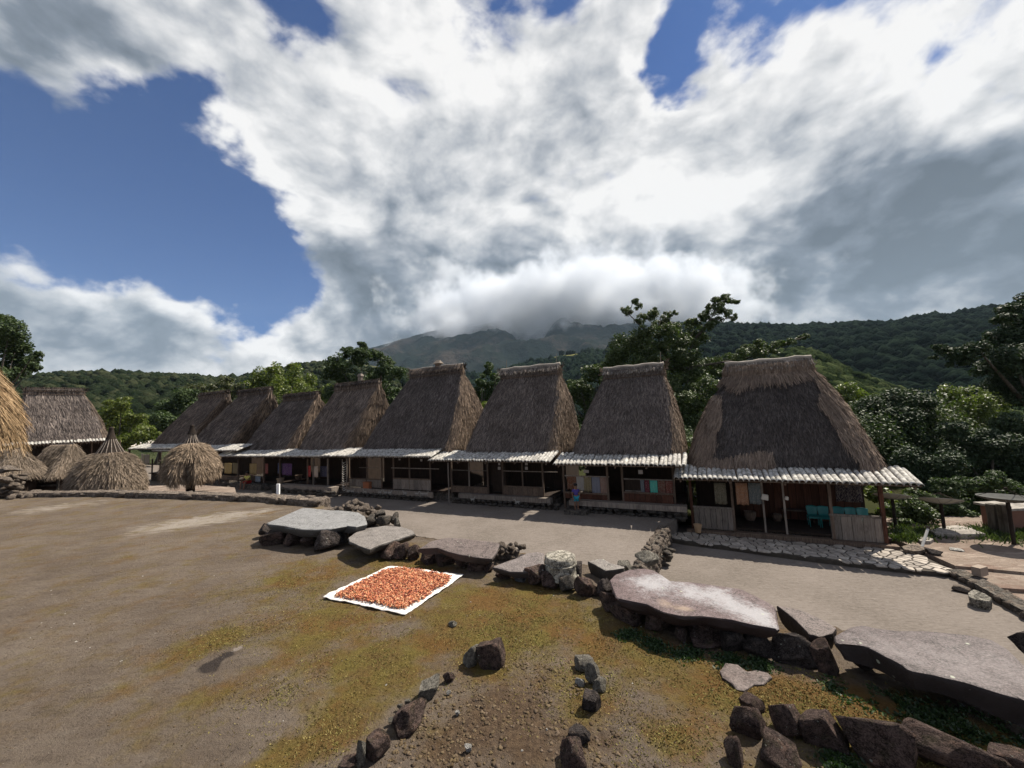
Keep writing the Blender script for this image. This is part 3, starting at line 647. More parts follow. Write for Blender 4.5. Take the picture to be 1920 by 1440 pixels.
# half bamboo pipe, shared by every awning
def bamboo_mesh(L=1.12, r=.076, seed=0):
    rr = random.Random(seed); V = []; F = []; ys = []; y = -.0
    nodes = [rr.uniform(.15, .4), rr.uniform(.55, .8)]
    for y in [0, .1, .25, .4, .55, .7, .85, 1.0]: ys.append(y)
    for nd in nodes: ys += [nd-.02, nd, nd+.02]
    ys = sorted(ys); n = 8
    for y in ys:
        k = 1+.10*any(abs(y-nd) < .004 for nd in nodes); bend = .012*math.sin(y*3+seed)
        for side in (1, .84):
            for i in range(n+1):
                a = math.pi*(1.04*i/n-.02); V.append((r*k*side*math.cos(a)+bend, y*L, r*k*side*math.sin(a)))
    m = 2*(n+1)
    for j in range(len(ys)-1):
        for i in range(n):
            a = j*m+i; F.append((a, a+1, a+m+1, a+m)); b = j*m+n+1+i; F.append((b, b+m, b+m+1, b+1))
    for j in (0, len(ys)-1):
        for i in range(n): a = j*m+i; b = a+n+1; F.append((a, b, b+1, a+1))
    me = bpy.data.meshes.new('bamboo_tube'); me.from_pydata(V, [], F)
    for p in me.polygons: p.use_smooth = True
    me.materials.append(M_BAM); return me
BAM = [bamboo_mesh(seed=i) for i in range(6)]

PLANK = {}
def plank_mesh(material):
    if material.name not in PLANK:
        m = MB().box((0, 0, .5), (1, 1, 1)); me = m.mesh('plank'); me.materials.append(material); PLANK[material.name] = me
    return PLANK[material.name]
def panel(parent, name, x0, x1, y, z0, z1, material, pw=.2, frame=None, th=.03, plankname='plank'):
    """board panel: frame mesh with each plank its own sub-part"""
    f = MB(); t = .055
    f.box(((x0+x1)/2, y-.012, z1+t/2), (x1-x0+.04, .075, t)); f.box(((x0+x1)/2, y+.02, z0+.02), (x1-x0, .03, .06))
    p = f.build(name, frame or material, parent); n = max(1, round((x1-x0)/pw)); w_ = (x1-x0)/n
    for i in range(n):
        o = copy_of(plank_mesh(material), plankname, p, (x0+(i+.5)*w_, y-.01+random.uniform(-.006, .006), z0), (0, random.uniform(-.006, .006), 0), (w_-.012, th, z1-z0-random.uniform(.004, .015)))
    return p
def cloth_piece(parent, x0, x1, y, ztop, zbot, col, stripe=None, name='hanging_cloth', label=None, cat='cloth', group=None, skew=0):
    n = 14; V = []; F = []
    for j in range(7):
        for i in range(n+1):
            u = i/n; v = j/6; V.append((x0+(x1-x0)*u+skew*v, y+.018*math.sin(u*15+x0*7)*(.4+v)+.006*math.sin(u*37), ztop+(zbot-ztop)*v+.008*math.sin(u*8)*v))
    for j in range(6):
        for i in range(n): a = j*(n+1)+i; F.append((a, a+1, a+n+2, a+n+1))
    nm = 'textile_%d' % len(bpy.data.materials)
    def f(k, b):
        o = objc(k); wv = k.n('ShaderNodeTexWave', wave_type='BANDS', bands_direction='X'); k.L.new(o, wv.inputs[0]); wv.inputs['Scale'].default_value = 9; wv.inputs['Distortion'].default_value = .6
        pat = k.noise(k.map(o, (60, 60, 18)), 1, 2); return k.mix(k.mr(pat, .45, .6, 0, .35), k.mix(k.mr(wv.outputs['Fac'], .45, .6), col, stripe or tuple(q*.6 for q in col)), (.3, .27, .22))
    m = bpy.data.meshes.new(name); m.from_pydata(V, [], F)
    for p in m.polygons: p.use_smooth = True
    o = link(name, m, mat(nm, f, .95, .1)); md = o.modifiers.new('s', 'SOLIDIFY'); md.thickness = .01
    return o
def to_house(o, H): o.matrix_world = H['M'] @ o.matrix_basis; return o     # rests in the house frame but stays top-level

houses = {}
def house(key, label, A0, A1, gz, zf, zr, ra0, ra1, aw, zaw_f, zaw_t, rb=1.85, depth=4.4, fl=.35, nstraw=9000, ridge='pale', detail=2, bulge=.028, zmat=None):
    """A0..A1 front extent on the row; everything below is in local metres: x along the row, y away from the square, z up"""
    H = {}; o3 = RW(A0, 0, gz); root = thing('thatched_house', o3, label, 'house', 'thatched houses standing round the square', ROT)
    H['root'] = root; H['M'] = Matrix.Translation(Vector(o3)) @ Matrix.Rotation(ROT, 4, 'Z'); W_ = A1-A0; H.update(W=W_, gz=gz, A0=A0, fl=fl)
    houses[key] = H; zf -= gz; zr -= gz; zaw_f -= gz; zaw_t -= gz; ra0 -= A0; ra1 -= A0; aw = (aw[0]-A0, aw[1]-A0)
    # roof shell
    y0 = -.03; zf += .09; yc0 = y0+depth/2; rings = []; hw = .2
    for t in [0, .02, .06, .14, .24, .34, .44, .54, .64, .74, .82, .89, .92, .96, 1]:
        s = min(t/.89, 1); xl = (0+(ra0-0)*s) - bulge*W_*math.sin(math.pi*s)*.9; xr = W_+(ra1-W_)*s + bulge*W_*math.sin(math.pi*s)*1.0
        yl = y0+(rb-hw-y0)*s - .05*math.sin(math.pi*s); yr = (y0+depth)+(rb+hw-y0-depth)*s + .15*math.sin(math.pi*s)
        z = zf+(zr-zf)*t - (.10 if t == 0 else 0); k = 1-.12*(t == 0)
        q = rrect((xr-xl)/2*(1 if t > 0 else .97), (yr-yl)/2*(1 if t > 0 else .95), .35*(1-s)+.12, 100)
        R_ = np.stack([q[:, 0]+(xl+xr)/2, q[:, 1]+(yl+yr)/2, np.full(len(q), z)], 1); rings.append(R_)
    S = Shell(rings); flat_ = S.R.reshape(-1, 3); nn = vnoise(flat_+A0, 1.3, 5, 3)[:, None]*.07
    cen = np.array([W_/2, rb, 0]); out = flat_-cen; out[:, 2] = 0; out /= np.linalg.norm(out, axis=1)[:, None]+1e-9; S.R = (flat_+out*nn).reshape(S.R.shape)
    # slight sag of the ridge
    roof = link('roof', S.mesh('roof'), zmat or M_TH4, root); H['S'] = S
    P, dn, nr, tt = S.sample(int(nstraw*1.9)); keepb = nr[:, 1] < .55; P, dn, nr, tt = P[keepb][:nstraw*2], dn[keepb][:nstraw*2], nr[keepb][:nstraw*2], tt[keepb][:nstraw*2]
    H['smp'] = (P, dn, nr, tt); sidef = (nr[:, 0] > .5)
    L = .17 if detail > 1 else .28; Wb = .021 if detail > 1 else .032
    if key != 'h8':
        for msk, mt, nm in ((~sidef, M_TH, 'straw'), (sidef, M_TH2, 'side_straw')):
            straw_obj(nm, [blades(P[msk], dn[msk], nr[msk], L*(1.6 if nm == 'side_straw' else 1), Wb, .04 if nm == 'side_straw' else .02, .15, wob=.03)], mt, roof)
    # ridge cap
    cap = MB(); hr = zr; n = 10; mr_ = {'pale': M_RIDGE, 'clean': M_RIDGE, 'brown': M_TH2}.get(ridge, M_FIBRE)
    pts = [(ra0+.02+(ra1-ra0-.04)*i/n, rb+.03*math.sin(i*2.1), hr-.06+.025*math.sin(i*1.7+A0)) for i in range(n+1)]
    cap.tube(pts, [.17+.02*math.sin(i*3.3) for i in range(n+1)], 9); rc = cap.build('ridge_cap', mr_, roof, smooth=True)
    N = 900 if detail > 1 else 500; u = rng.random(N); sgn = np.where(rng.random(N) < .6, -1., 1.); Pc = np.stack([ra0-.02+(ra1-ra0+.04)*u, rb+sgn*.05, hr+.08+rng.random(N)*.06], 1)
    dnc = np.stack([np.zeros(N), sgn*.75, -np.full(N, .6)], 1); dnc /= np.linalg.norm(dnc, axis=1)[:, None]; nrc = np.stack([np.zeros(N), sgn*.6, np.full(N, .75)], 1)
    H['ridge'] = (ra0, ra1, rb, hr)
    V1 = blades(Pc, dnc, nrc, .26, .035, .03, .25, droop=.4)
    straw_obj('ridge_straw', [V1], mr_, roof)
    if ridge in ('pale', 'clean', 'brown'):
        tr = MB(); tr.tube([(ra0-.03+(ra1-ra0+.06)*i/12, rb-.06, hr+.11+.02*math.sin(i*1.3+A0)) for i in range(13)], [(.075 if ridge != 'brown' else .04)*(1+.15*math.sin(i*2.7)) for i in range(13)], 8); tr.build('ridge_roll', M_PALER, roof, smooth=True)
    ties = MB()
    for dz, dy in ((-.18, -.23), (-.38, -.27)):
        ties.tube([(ra0-.12, rb+dy, hr+dz+.02), ((ra0+ra1)/2, rb+dy-.03, hr+dz), (ra1+.14, rb+dy, hr+dz+.03)], .016, 5)
    ties.build('ridge_pole', M_BROWN, roof)
    # twig tufts at both ridge ends
    rr = random.Random(key)
    for xe, sg in ((ra0-.05, -1), (ra1+.05, 1)):
        tw = MB()
        for i in range(10 if ridge != 'clean' else 0):
            a = rr.uniform(-.9, .9); tw.tube([(xe, rb, hr-.1), (xe+sg*rr.uniform(.05, .22), rb+math.sin(a)*.2, hr+rr.uniform(-.25, .32))], rr.uniform(.008, .016), 4)
        if tw.v: tw.build('twig_tuft', M_FIBRE if ridge != 'pale' else M_BROWN, roof)['kind'] = 'stuff'
    # walls, plinth, floor
    pl = MB(); pl.box((W_/2, 2.2+.02, fl/2-.1), (W_-.05, 4.1, fl+.2)); pl.build('plinth', M_RUBD, root)
    flr = MB().box((W_/2, 1.0, fl+.035), (W_-.02, 2.0, .07)); flr.build('verandah_floor', M_DARK, root)
    hw_ = zf-.14; bw = MB(); bw.box((W_/2, 1.75, fl/2+hw_/2+.03), (W_-.3, .08, hw_-fl)); bw.box((.12, 2.7, hw_/2+.1), (.08, 2.0, hw_-.2)); bw.box((W_-.12, 2.7, hw_/2+.1), (.08, 2.0, hw_-.2)); bw.box((W_/2, 3.9, hw_/2), (W_-.3, .08, hw_-.1)); bw.build('wall', M_DARK, root)
    bm = MB(); 
    for yb in (.06, 1.6): bm.box((W_/2, yb, zf-.13), (W_+.1, .09, .1))
    bm.build('eave_beam', M_BROWN, root)
    # awning of half bamboo pipes
    a0, a1 = aw; fr = MB(); yf, yt = -.9, .16; sl_ = math.atan2(zaw_t-zaw_f, yt-yf)
    for s_ in (.08, .55, .95): fr.tube([(a0+.05, yf+(yt-yf)*s_, zaw_f+(zaw_t-zaw_f)*s_-.045), (a1-.05, yf+(yt-yf)*s_, zaw_f+(zaw_t-zaw_f)*s_-.045)], .025, 6)
    for i in range(5): xx = a0+.2+(a1-a0-.4)*i/4; fr.tube([(xx, yf+.05, zaw_f-.09), (xx, yt, zaw_t-.09)], .03, 6)
    awn = fr.build('awning', M_BROWN, root); nt_ = max(4, int(round((a1-a0)/.15))); ln = math.hypot(yt-yf, zaw_t-zaw_f)/1.12
    for i in range(nt_):
        x = a0+.07+(a1-a0-.14)*i/(nt_-1); k = rr.uniform(.88, 1.13)
        copy_of(rr.choice(BAM), 'bamboo_tube', awn, (x, yf+rr.uniform(-.035, .03), zaw_f+rr.uniform(-.008, .008)), (sl_+rr.uniform(-.012, .012), rr.uniform(-.12, .12), rr.uniform(-.02, .02)), (k, ln*rr.uniform(1.0, 1.06), k))
    return H
def lx(H, px, py, y=0.):                 # pixel on the local plane y -> local x,z
    a, z = RB(px, py, y); return a-H['A0'], z-H['gz']
def post(H, x, z0, z1, y=0., s=.07, m=M_BROWN, rnd=False):
    b = MB()
    if rnd: b.tube([(x, y, z0), (x+.01, y, z1)], s/2, 8)
    else: b.box((x, y, (z0+z1)/2), (s, s, z1-z0))
    return b.build('post', m, H['root'])
def rail(H, x0, x1, z, y=0., s=.04, m=M_GREY): return MB().box(((x0+x1)/2, y, z), (x1-x0, s, s)).build('rail', m, H['root'])
def rubble(H, x0, x1, z0, z1, y=-.08, n=26, rk=None, proud=.1):
    rk = rk or R_DARK; rows = max(1, round((z1-z0)/.14)); per = max(1, round(n/rows))
    for r in range(rows):
        for i in range(per):
            w_ = (x1-x0)/per; stone(rk, H['root'], (x0+(i+.5+random.uniform(-.2, .2))*w_, y+random.uniform(-.04, .03), z0+(r+.5)*(z1-z0)/rows), (w_*random.uniform(.8, 1.15), random.uniform(.2, .3), (z1-z0)/rows*random.uniform(.85, 1.25)), rz=random.uniform(-.2, .2))
def R2(x, y, b=2.1): return RB(x, y, b)

_z = lambda pts, b: sum(RB(x, y, b)[1] for x, y in pts)/len(pts)
def mk(key, label, fl_, fr_, rl, rr_, awf, gz, **k):
    """front-left, front-right, ridge-left, ridge-right and awning front corners as seen, turned into metres on the row"""
    A0, zf0 = RB(*fl_, .1); A1, zf1 = RB(*fr_, .1); r0, z0 = RB(*rl, k.get('rb', 1.85)); r1, z1 = RB(*rr_, k.get('rb', 1.85)); w0, q0 = RB(*awf[0], -.9); w1, q1 = RB(*awf[1], -.9)
    return house(key, label, A0, A1, gz, (zf0+zf1)/2, (z0+z1)/2+.05, r0, r1, (w0, w1), (q0+q1)/2+.02, (q0+q1)/2+.34, **k)
h8 = mk('h8', 'tall thatched house nearest on the right, black roof patched with fresh brown straw', (1295, 878), (1655, 884), (1361, 690), (1519, 678), ((1264, 900), (1736, 912)), PATH, ridge='clean', nstraw=24000, fl=.16, depth=4.6)
h7 = mk('h7', 'thatched house with coloured cloths on its verandah and long bamboo pole above awning', (1072, 852), (1277, 855), (1133, 699), (1244, 688), ((1037, 871), (1286, 878)), CU, nstraw=24000, fl=.42)
h6 = mk('h6', 'thatched house with two plain wooden balustrades and a thin white pole in front', (870, 849), (1040, 850), (941, 698), (1050, 690), ((803, 864), (1031, 869)), CU, nstraw=24000, fl=.42)
h5 = mk('h5', 'widest thatched house, twig tufts and a tiny straw hut on its ridge', (678, 845), (847, 843), (772, 698), (868, 688), ((600, 856), (808, 860)), CU, nstraw=22000, fl=.42, ridge='brown')
h4 = mk('h4', 'thatched house with a small square figure standing on its dark ridge', (556, 847), (650, 847), (632, 724), (712, 715), ((480, 856), (601, 859)), CU, nstraw=10000, fl=.42, detail=1, ridge='dark')
h3 = mk('h3', 'thatched house with yellow cloths behind the seated person', (450, 848), (541, 848), (535, 743), (597, 738), ((404, 857), (481, 857)), CU, nstraw=6000, fl=.42, detail=1, ridge='dark')
h2 = mk('h2', 'thatched house whose awning is partly hidden by the mushroom-shaped shrine', (350, 842), (429, 841), (450, 735), (508, 729), ((284, 850), (442, 842)), CU, nstraw=5000, fl=.5, detail=1, ridge='dark')
h1 = mk('h1', 'farthest thatched house of the row, spiky twigs on its ridge', (283, 838), (348, 833), (376, 741), (428, 735), ((238, 845), (345, 840)), CU, nstraw=5000, fl=.6, detail=1, ridge='dark')

# far-left house turned toward the camera
gl = Wd(20, 895, 29.)[:2]
def front_house():
    c0 = Wd(36, 829, 25.); c1 = Wd(203, 827, 28.); z0 = (c0[2]+c1[2])/2
    global ROT, OO, AX, BX
    sv = (ROT, OO, AX, BX); AX = (c1-c0)[:2]/np.linalg.norm((c1-c0)[:2]); BX = np.array([-AX[1], AX[0]]); OO = c0[:2]; ROT = math.atan2(AX[1], AX[0])
    W_ = float(np.linalg.norm((c1-c0)[:2])); gz = MID-.1
    H = house('h0', 'broad thatched house at the far left facing the square behind the small shrines', 0, W_, gz, z0, RB(100, 730, 1.85)[1], RB(47, 730, 1.85)[0], RB(158, 730, 1.85)[0], (-.9, W_+.4), z0-.10, z0+.08, nstraw=7000, fl=.5, detail=1, ridge='dark')
    for x in (.3, 1.8, 3.2, 4.6, W_-.3): post(H, x, 0, z0-gz-.1)
    panel(H['root'], 'balustrade', .3, 2.6, 0, .5, 1.0, M_BROWN, .28); panel(H['root'], 'balustrade', 3.6, W_-.3, 0, .5, 1.0, M_BROWN, .28)
    ROT, OO, AX, BX = sv; return H
h0 = front_house()

# ---- fresh patches on the nearest roof
S = h8['S']; P, dn, nr, tt = h8['smp']; Pw = np.array([(h8['M'] @ Vector(p))[:] for p in P]); ux, uy = proj(Pw)
ux = ux + rng.normal(size=len(ux))*1.6; uy = uy + rng.normal(size=len(uy))*1.6
PL = [[(1280, 890), (1280, 838), (1310, 797), (1336, 745), (1353, 742), (1354, 790), (1343, 812), (1342, 840), (1326, 856), (1350, 862), (1400, 850), (1430, 846), (1449, 850), (1454, 890)],
      [(1524, 713), (1538, 735), (1533, 757), (1545, 772), (1562, 795), (1580, 830), (1606, 855), (1612, 870), (1604, 892), (1700, 892), (1700, 840), (1620, 760), (1560, 700)],
      [(1350, 680), (1530, 665), (1524, 700), (1500, 704), (1470, 712), (1440, 712), (1400, 721), (1385, 728), (1370, 722), (1356, 712)]]
new = inpoly(ux, uy, PL[0]) | inpoly(ux, uy, PL[1]) | inpoly(ux, uy, PL[2]) | (nr[:, 0] > .6)
rf = [c for c in h8['root'].children if c.name.startswith('roof')][0]
straw_obj('old_straw', [blades(P[~new], dn[~new], nr[~new], .17, .022, .016, .2, wob=.025)], M_TH4, rf)
straw_obj('new_straw', [blades(P[new]+nr[new]*.04, dn[new], nr[new], .30, .02, .04, .13, wob=.07)], M_TH3, rf)
P2, d2, n2, t2 = S.sample(26000); Pw2 = np.array([(h8['M'] @ Vector(p))[:] for p in P2]); u2, v2 = proj(Pw2); k2 = (inpoly(u2, v2, PL[0]) | inpoly(u2, v2, PL[1]) | inpoly(u2, v2, PL[2]) | (n2[:, 0] > .6)) & (n2[:, 1] < .5)
straw_obj('new_straw_top', [blades(P2[k2]+n2[k2]*.06, d2[k2], n2[k2], .36, .018, .05, .13, wob=.05)], M_TH3, rf)

# ---- ridge figures
def on_ridge(H, px, y, name, fn, label, m):
    a, _ = RB(px, 700, H['ridge'][2]); b = MB(); fn(b); o = b.build(name, m); o.matrix_world = H['M'] @ Matrix.Translation((a-H['A0'], H['ridge'][2], H['ridge'][3]+.1)); return o
hut = thing('ridge_hut', (0, 0, 0), 'tiny straw hut figure standing on the ridge of the widest roof', 'roof ornament'); a_, _ = RB(822, 690, 1.85)
hut.matrix_world = h5['M'] @ Matrix.Translation((a_-h5['A0'], h5['ridge'][2], h5['ridge'][3]+.08))
b = MB(); 
for x, y in ((-.12, -.1), (.12, -.1), (.12, .1), (-.12, .1)): b.tube([(x, y, -.05), (x, y, .2)], .02, 5)
b.box((0, 0, .13), (.26, .22, .16)); b.build('hut_body', M_BROWN, hut)
b = MB(); b.add([(-.24, -.2, .2), (.24, -.2, .2), (.24, .2, .2), (-.24, .2, .2), (-.12, 0, .40), (.12, 0, .40)], [(0, 1, 5, 4), (1, 2, 5), (2, 3, 4, 5), (3, 0, 4), (3, 2, 1, 0)]); b.build('hut_roof', M_RIDGE, hut)
fig = thing('ridge_figure', (0, 0, 0), 'small block-shaped grey figure standing on the ridge left of the widest roof', 'roof ornament'); a_, _ = RB(676, 716, 1.85)
fig.matrix_world = h4['M'] @ Matrix.Translation((a_-h4['A0'], h4['ridge'][2], h4['ridge'][3]+.06))
b = MB(); b.box((0, 0, .16), (.26, .2, .34)); b.build('figure_body', M_GREY, fig); b = MB(); b.box((0, 0, .42), (.34, .26, .16), taper=.7); b.build('figure_head', M_GREY, fig)
for H, px in ((h6, 950), (h6, 1044), (h3, 546), (h2, 458), (h7, 1240)):
    a_, _ = RB(px, 700, 1.85); MB().tube([(a_-H['A0'], H['ridge'][2], H['ridge'][3]), (a_-H['A0']+.03, H['ridge'][2], H['ridge'][3]+.62)], .012, 5).build('ridge_stick', M_GREY, H['root'])

# ------------------------------------------------------------------ verandah details, nearest house
H = h8; zt = lambda H, px, py, y=0: lx(H, px, py, y)
def X(H, px, py, y=0): return lx(H, px, py, y)[0]
pz0 = .17; hb = lx(H, 1340, 948)[1]
x0, x1 = X(H, 1301, 960), X(H, 1375, 965)
panel(H['root'], 'balustrade', x0, x1, 0, .12, lx(H, 1340, 953)[1], M_GREY, .19)
x2, x3 = X(H, 1557, 985), X(H, 1662, 990)
panel(H['root'], 'balustrade', x2, x3, 0, .10, lx(H, 1610, 969)[1], M_GREY, .26)
top = lx(H, 1480, 885)[1]
for px, s, mm in ((1296, .09, M_RED), (1373, .075, M_BROWN), (1556, .08, M_BROWN), (1652, .10, M_RED)): post(H, X(H, px, 950)+.02, .1, top, 0, s, mm)
post(H, X(H, 1435, 985), .1, top, .0, .055, M_GREY); post(H, X(H, 1475, 990), .1, top, .0, .055, M_GREY)
st = MB(); xs0, xs1 = X(H, 1376, 985), X(H, 1555, 1000); st.box(((xs0+xs1)/2, -.14, .10), (xs1-xs0, .24, .06)); st.build('step_board', M_BROWN, H['root'])
MB().box((H['W']/2-.1, -.12, .035), (H['W']+.35, .26, .10)).build('sill_beam', M_BROWN, H['root'])
bwl = MB(); n = 26
pn = link('wall_boarding', MB().box((H['W']/2, 1.72, 1.5), (H['W']-.4, .02, .05)).mesh('wall_boarding'), M_DARK, H['root'])
for i in range(22): copy_of(plank_mesh(M_RED if i > 5 else M_DARK), 'plank', pn, (.3+(H['W']-.6)*i/21, 1.69, .2), (0, 0, 0), ((H['W']-.6)/21-.015, .02, 1.75))
rail(H, .0, X(H, 1662, 920), top-.25, .03, .03)

# plastic chairs
M_TEAL = mat('plastic_teal', lambda k, b: k.mix(k.noise(objc(k), 3, 3), (.008, .12, .115), (.013, .175, .165)), .4, .5)
def chair(M_, label):
    root = thing('plastic_chair', (0, 0, 0), label, 'chair', 'teal plastic chairs on the verandah'); root.matrix_world = M_ @ Matrix.Scale(.76, 4)
    if not hasattr(chair, 'm'):
        s = MB(); s.box((0, 0, .43), (.42, .42, .03)); s.box((0, -.2, .40), (.40, .025, .06)); s.box((-.2, 0, .40), (.025, .4, .06)); s.box((.2, 0, .40), (.025, .4, .06))
        bk = MB(); V = []; F = []; nz = 7
        for j in range(nz):
            v = j/(nz-1); wv = (.17+.05*v-.03*max(0, v-.8)*5*.6)
            for i in range(9):
                u = i/8*2-1; V.append((u*wv, .19+.07*v-.03*(1-u*u)*-1, .42+.43*v-(.03*u*u if j == nz-1 else 0)))
        for j in range(nz-1):
            for i in range(8):
                if i in (2, 4, 5) and 1 <= j <= 4 and i == 4 and False: continue
                a = j*9+i; F.append((a, a+1, a+10, a+9))
        bk.add(V, F); lg = MB().tube([(0, 0, .42), (0, 0, 0)], [.022, .016], 6)
        chair.m = [s.mesh('seat'), bk.mesh('backrest', True), lg.mesh('leg')]
        for q in chair.m: q.materials.append(M_TEAL)
    copy_of(chair.m[0], 'seat', root); o = copy_of(chair.m[1], 'backrest', root); md = o.modifiers.new('t', 'SOLIDIFY'); md.thickness = .015
    for x in (-.18, .18):
        for y in (-.18, .18): copy_of(chair.m[2], 'leg', root, (x, y, 0), (.08*(1 if y > 0 else -1)*-1, .06*(1 if x > 0 else -1)*-1*-1, 0))
def at_h(H, x, y, z, rz=0): return H['M'] @ Matrix.Translation((x, y, z)) @ Matrix.Rotation(rz, 4, 'Z')
for px, py, rz, lb in ((1526, 972, 0, 'teal plastic chair standing left of the open verandah, first from the left'), (1548, 975, .05, 'teal plastic chair half hidden by the brown post'), (1574, 975, -.15, 'teal plastic chair just right of the brown post, partly behind fringed cloth'), (1600, 975, .1, 'teal plastic chair in the middle behind the right balustrade'), (1622, 975, .0, 'teal plastic chair near the red corner post, rightmost in the verandah')):
    chair(at_h(H, X(H, px, py, .9), .9, .235, rz), lb)
def hang(H, pxa, pxb, pyt, pyb, y, col, stripe, label, skew=0, grp='woven cloths hung on the verandahs'):
    xa, zt_ = lx(H, pxa, pyt, y); xb, _ = lx(H, pxb, pyt, y); _, zb = lx(H, (pxa+pxb)/2, pyb, y)
    o = cloth_piece(None, xa, xb, y, zt_, zb, col, stripe, skew=skew); tag(o, label, 'cloth', grp); to_house(o, H)
hang(h8, 1338, 1360, 905, 945, .05, (.13, .115, .075), (.08, .075, .055), 'olive-brown cloth hanging above the left balustrade of the nearest house')
hang(h8, 1378, 1400, 905, 946, -.02, (.42, .22, .12), (.12, .05, .03), 'orange striped cloth hanging in the nearest house')
hang(h8, 1402, 1425, 905, 945, -.02, (.12, .14, .14), (.07, .08, .085), 'grey-green cloth beside the orange striped one')
hang(h8, 1563, 1612, 895, 941, .5, (.012, .012, .02), (.03, .02, .03), 'wide black cloth hanging behind the teal chairs')
hang(h7, 1063, 1080, 891, 918, .05, (.17, .065, .03), (.09, .035, .02), 'rust-brown cloth, leftmost on the verandah with many cloths')
hang(h7, 1080, 1094, 892, 921, .04, (.36, .33, .30), (.26, .24, .22), 'pale grey cloth next to the rust-brown one')
hang(h7, 1094, 1108, 893, 922, .05, (.24, .19, .10), (.15, .12, .07), 'khaki cloth between the pale grey and the blue-grey cloths')
hang(h7, 1109, 1124, 893, 927, .04, (.12, .13, .18), (.19, .20, .24), 'blue-grey patterned cloth on the verandah with many cloths')
hang(h7, 1124, 1137, 894, 928, .05, (.30, .19, .14), (.15, .09, .08), 'tan cloth beside the doorway post')
hang(h7, 1200, 1207, 899, 926, .05, (.14, .17, .20), (.09, .11, .13), 'narrow slate-blue cloth right of the dark window frame')
hang(h7, 1208, 1217, 900, 929, .05, (.12, .01, .03), (.08, .01, .02), 'maroon cloth beside the turquoise one')
hang(h7, 1218, 1232, 900, 929, .04, (.07, .42, .34), (.05, .34, .28), 'bright turquoise cloth on the right of the verandah')
hang(h7, 1233, 1246, 900, 931, .05, (.16, .07, .05), (.09, .04, .03), 'brown-red cloth just right of the turquoise one')
hang(h7, 1247, 1262, 901, 932, .05, (.18, .05, .04), (.10, .03, .02), 'dark red cloth at the right end of the verandah')

# bags on posts
def bag(px, py, w_, h_, label):
    x, z = lx(h8, px, py, -.05); V = []; b = MB()
    b.box((0, 0, 0), (w_, .09, h_), taper=.82); o = b.build('hanging_bag', flat('canvas_pale', (.5, .46, .40))); md = o.modifiers.new('b', 'BEVEL'); md.width = .03; md.segments = 3
    o.matrix_world = at_h(h8, x, -.06, z) @ Matrix.Rotation(.18, 4, 'Y'); tag(o, label, 'bag')
bag(1434, 932, .22, .19, 'pale canvas bag hanging on the left thin post of the nearest verandah'); bag(1475, 934, .11, .12, 'small white box hanging on the right thin post of the nearest verandah')

# flower pot by the entry
def pot(M_, r, h_, c, label):
    root = thing('plant_pot', (0, 0, 0), label, 'pot'); root.matrix_world = M_
    b = MB(); b.lathe([(r*.66, 0), (r*.7, .01), (r*.97, h_*.86), (r*1.06, h_*.86), (r*1.08, h_), (r*.96, h_), (r*.9, h_*.8), (r*.01, h_*.78)], 20); b.build('pot_body', flat('terracotta', c), root, smooth=False)
x, z = lx(h8, 1308, 982, -.3); pot(at_h(h8, x, -.35, .05), .13, .28, (.36, .24, .14), 'tan plant pot at the left corner of the nearest house')
x, z = lx(h4, 524, 912, -.3); pot(at_h(h4, x, -.25, .42), .2, .36, (.22, .17, .12), 'brown pot at the corner of the house behind the white post')
x, z = lx(h6, 843, 940, -.4); 

# ---- second house: cloth verandah
def std(H, left, door, right, ptop, pbot, zsill, posts, m=M_RED, pw=.2, rails=(), floor_y=0):
    zt_ = H['fl']
    for (a, b_) in (left, right):
        if a is None: continue
        panel(H['root'], 'balustrade', X(H, a, ptop), X(H, b_, ptop), 0, H['fl']+.05, lx(H, (a+b_)/2, ptop)[1], m, pw, M_BROWN)
H = h7; top = lx(H, 1160, 860)[1]
std(H, (1060, 1138), None, (1170, 1262), 926, 0, 0, None)
for px in (1058, 1140, 1168, 1264): post(H, X(H, px, 915), .05, top, 0, .075, M_BROWN)
rail(H, X(H, 1058, 892), X(H, 1142, 892), lx(H, 1100, 893)[1]); rail(H, X(H, 1168, 898), X(H, 1264, 900), lx(H, 1210, 899)[1])
MB().box((H['W']/2, -.18, H['fl']-.06), (H['W']+.15, .34, .2)).build('sill_beam', M_GREY, H['root'])
rubble(H, -.2, H['W']+.15, -.02, H['fl']-.16, -.25, 34)
fr = MB(); a, z1_ = lx(H, 1171, 897, .06); b_, z0_ = lx(H, 1202, 921, .06)
fr.box(((a+b_)/2, .07, (z0_+z1_)/2), (b_-a, .02, z1_-z0_)); win = fr.build('window_panel', M_DARK, H['root'])
f2 = MB(); f2.box(((a+b_)/2, .05, z1_), (b_-a, .03, .03)); f2.box(((a+b_)/2, .05, z0_), (b_-a, .05, .035)); f2.build('window_frame', M_GREY, win)
M_SIGN = flat('sign_board', (.30, .27, .25), var=.15)
def plaque(H, px, py, w_, h_, y=-.06):
    x, z = lx(H, px, py, y); MB().box((x, y, z), (w_, .015, h_)).build('plaque', M_SIGN, H['root'])
plaque(h7, 1099, 884, .22, .12); plaque(h7, 1201, 885, .16, .15); plaque(h6, 936, 870, .1, .1); plaque(h6, 936, 878, .13, .13); plaque(h6, 987, 870, .12, .1); plaque(h6, 987, 878, .13, .13)
plaque(h5, 749, 861, .12, .1); plaque(h5, 790, 863, .12, .1); plaque(h8, 1259, 893, .1, .25) if False else None
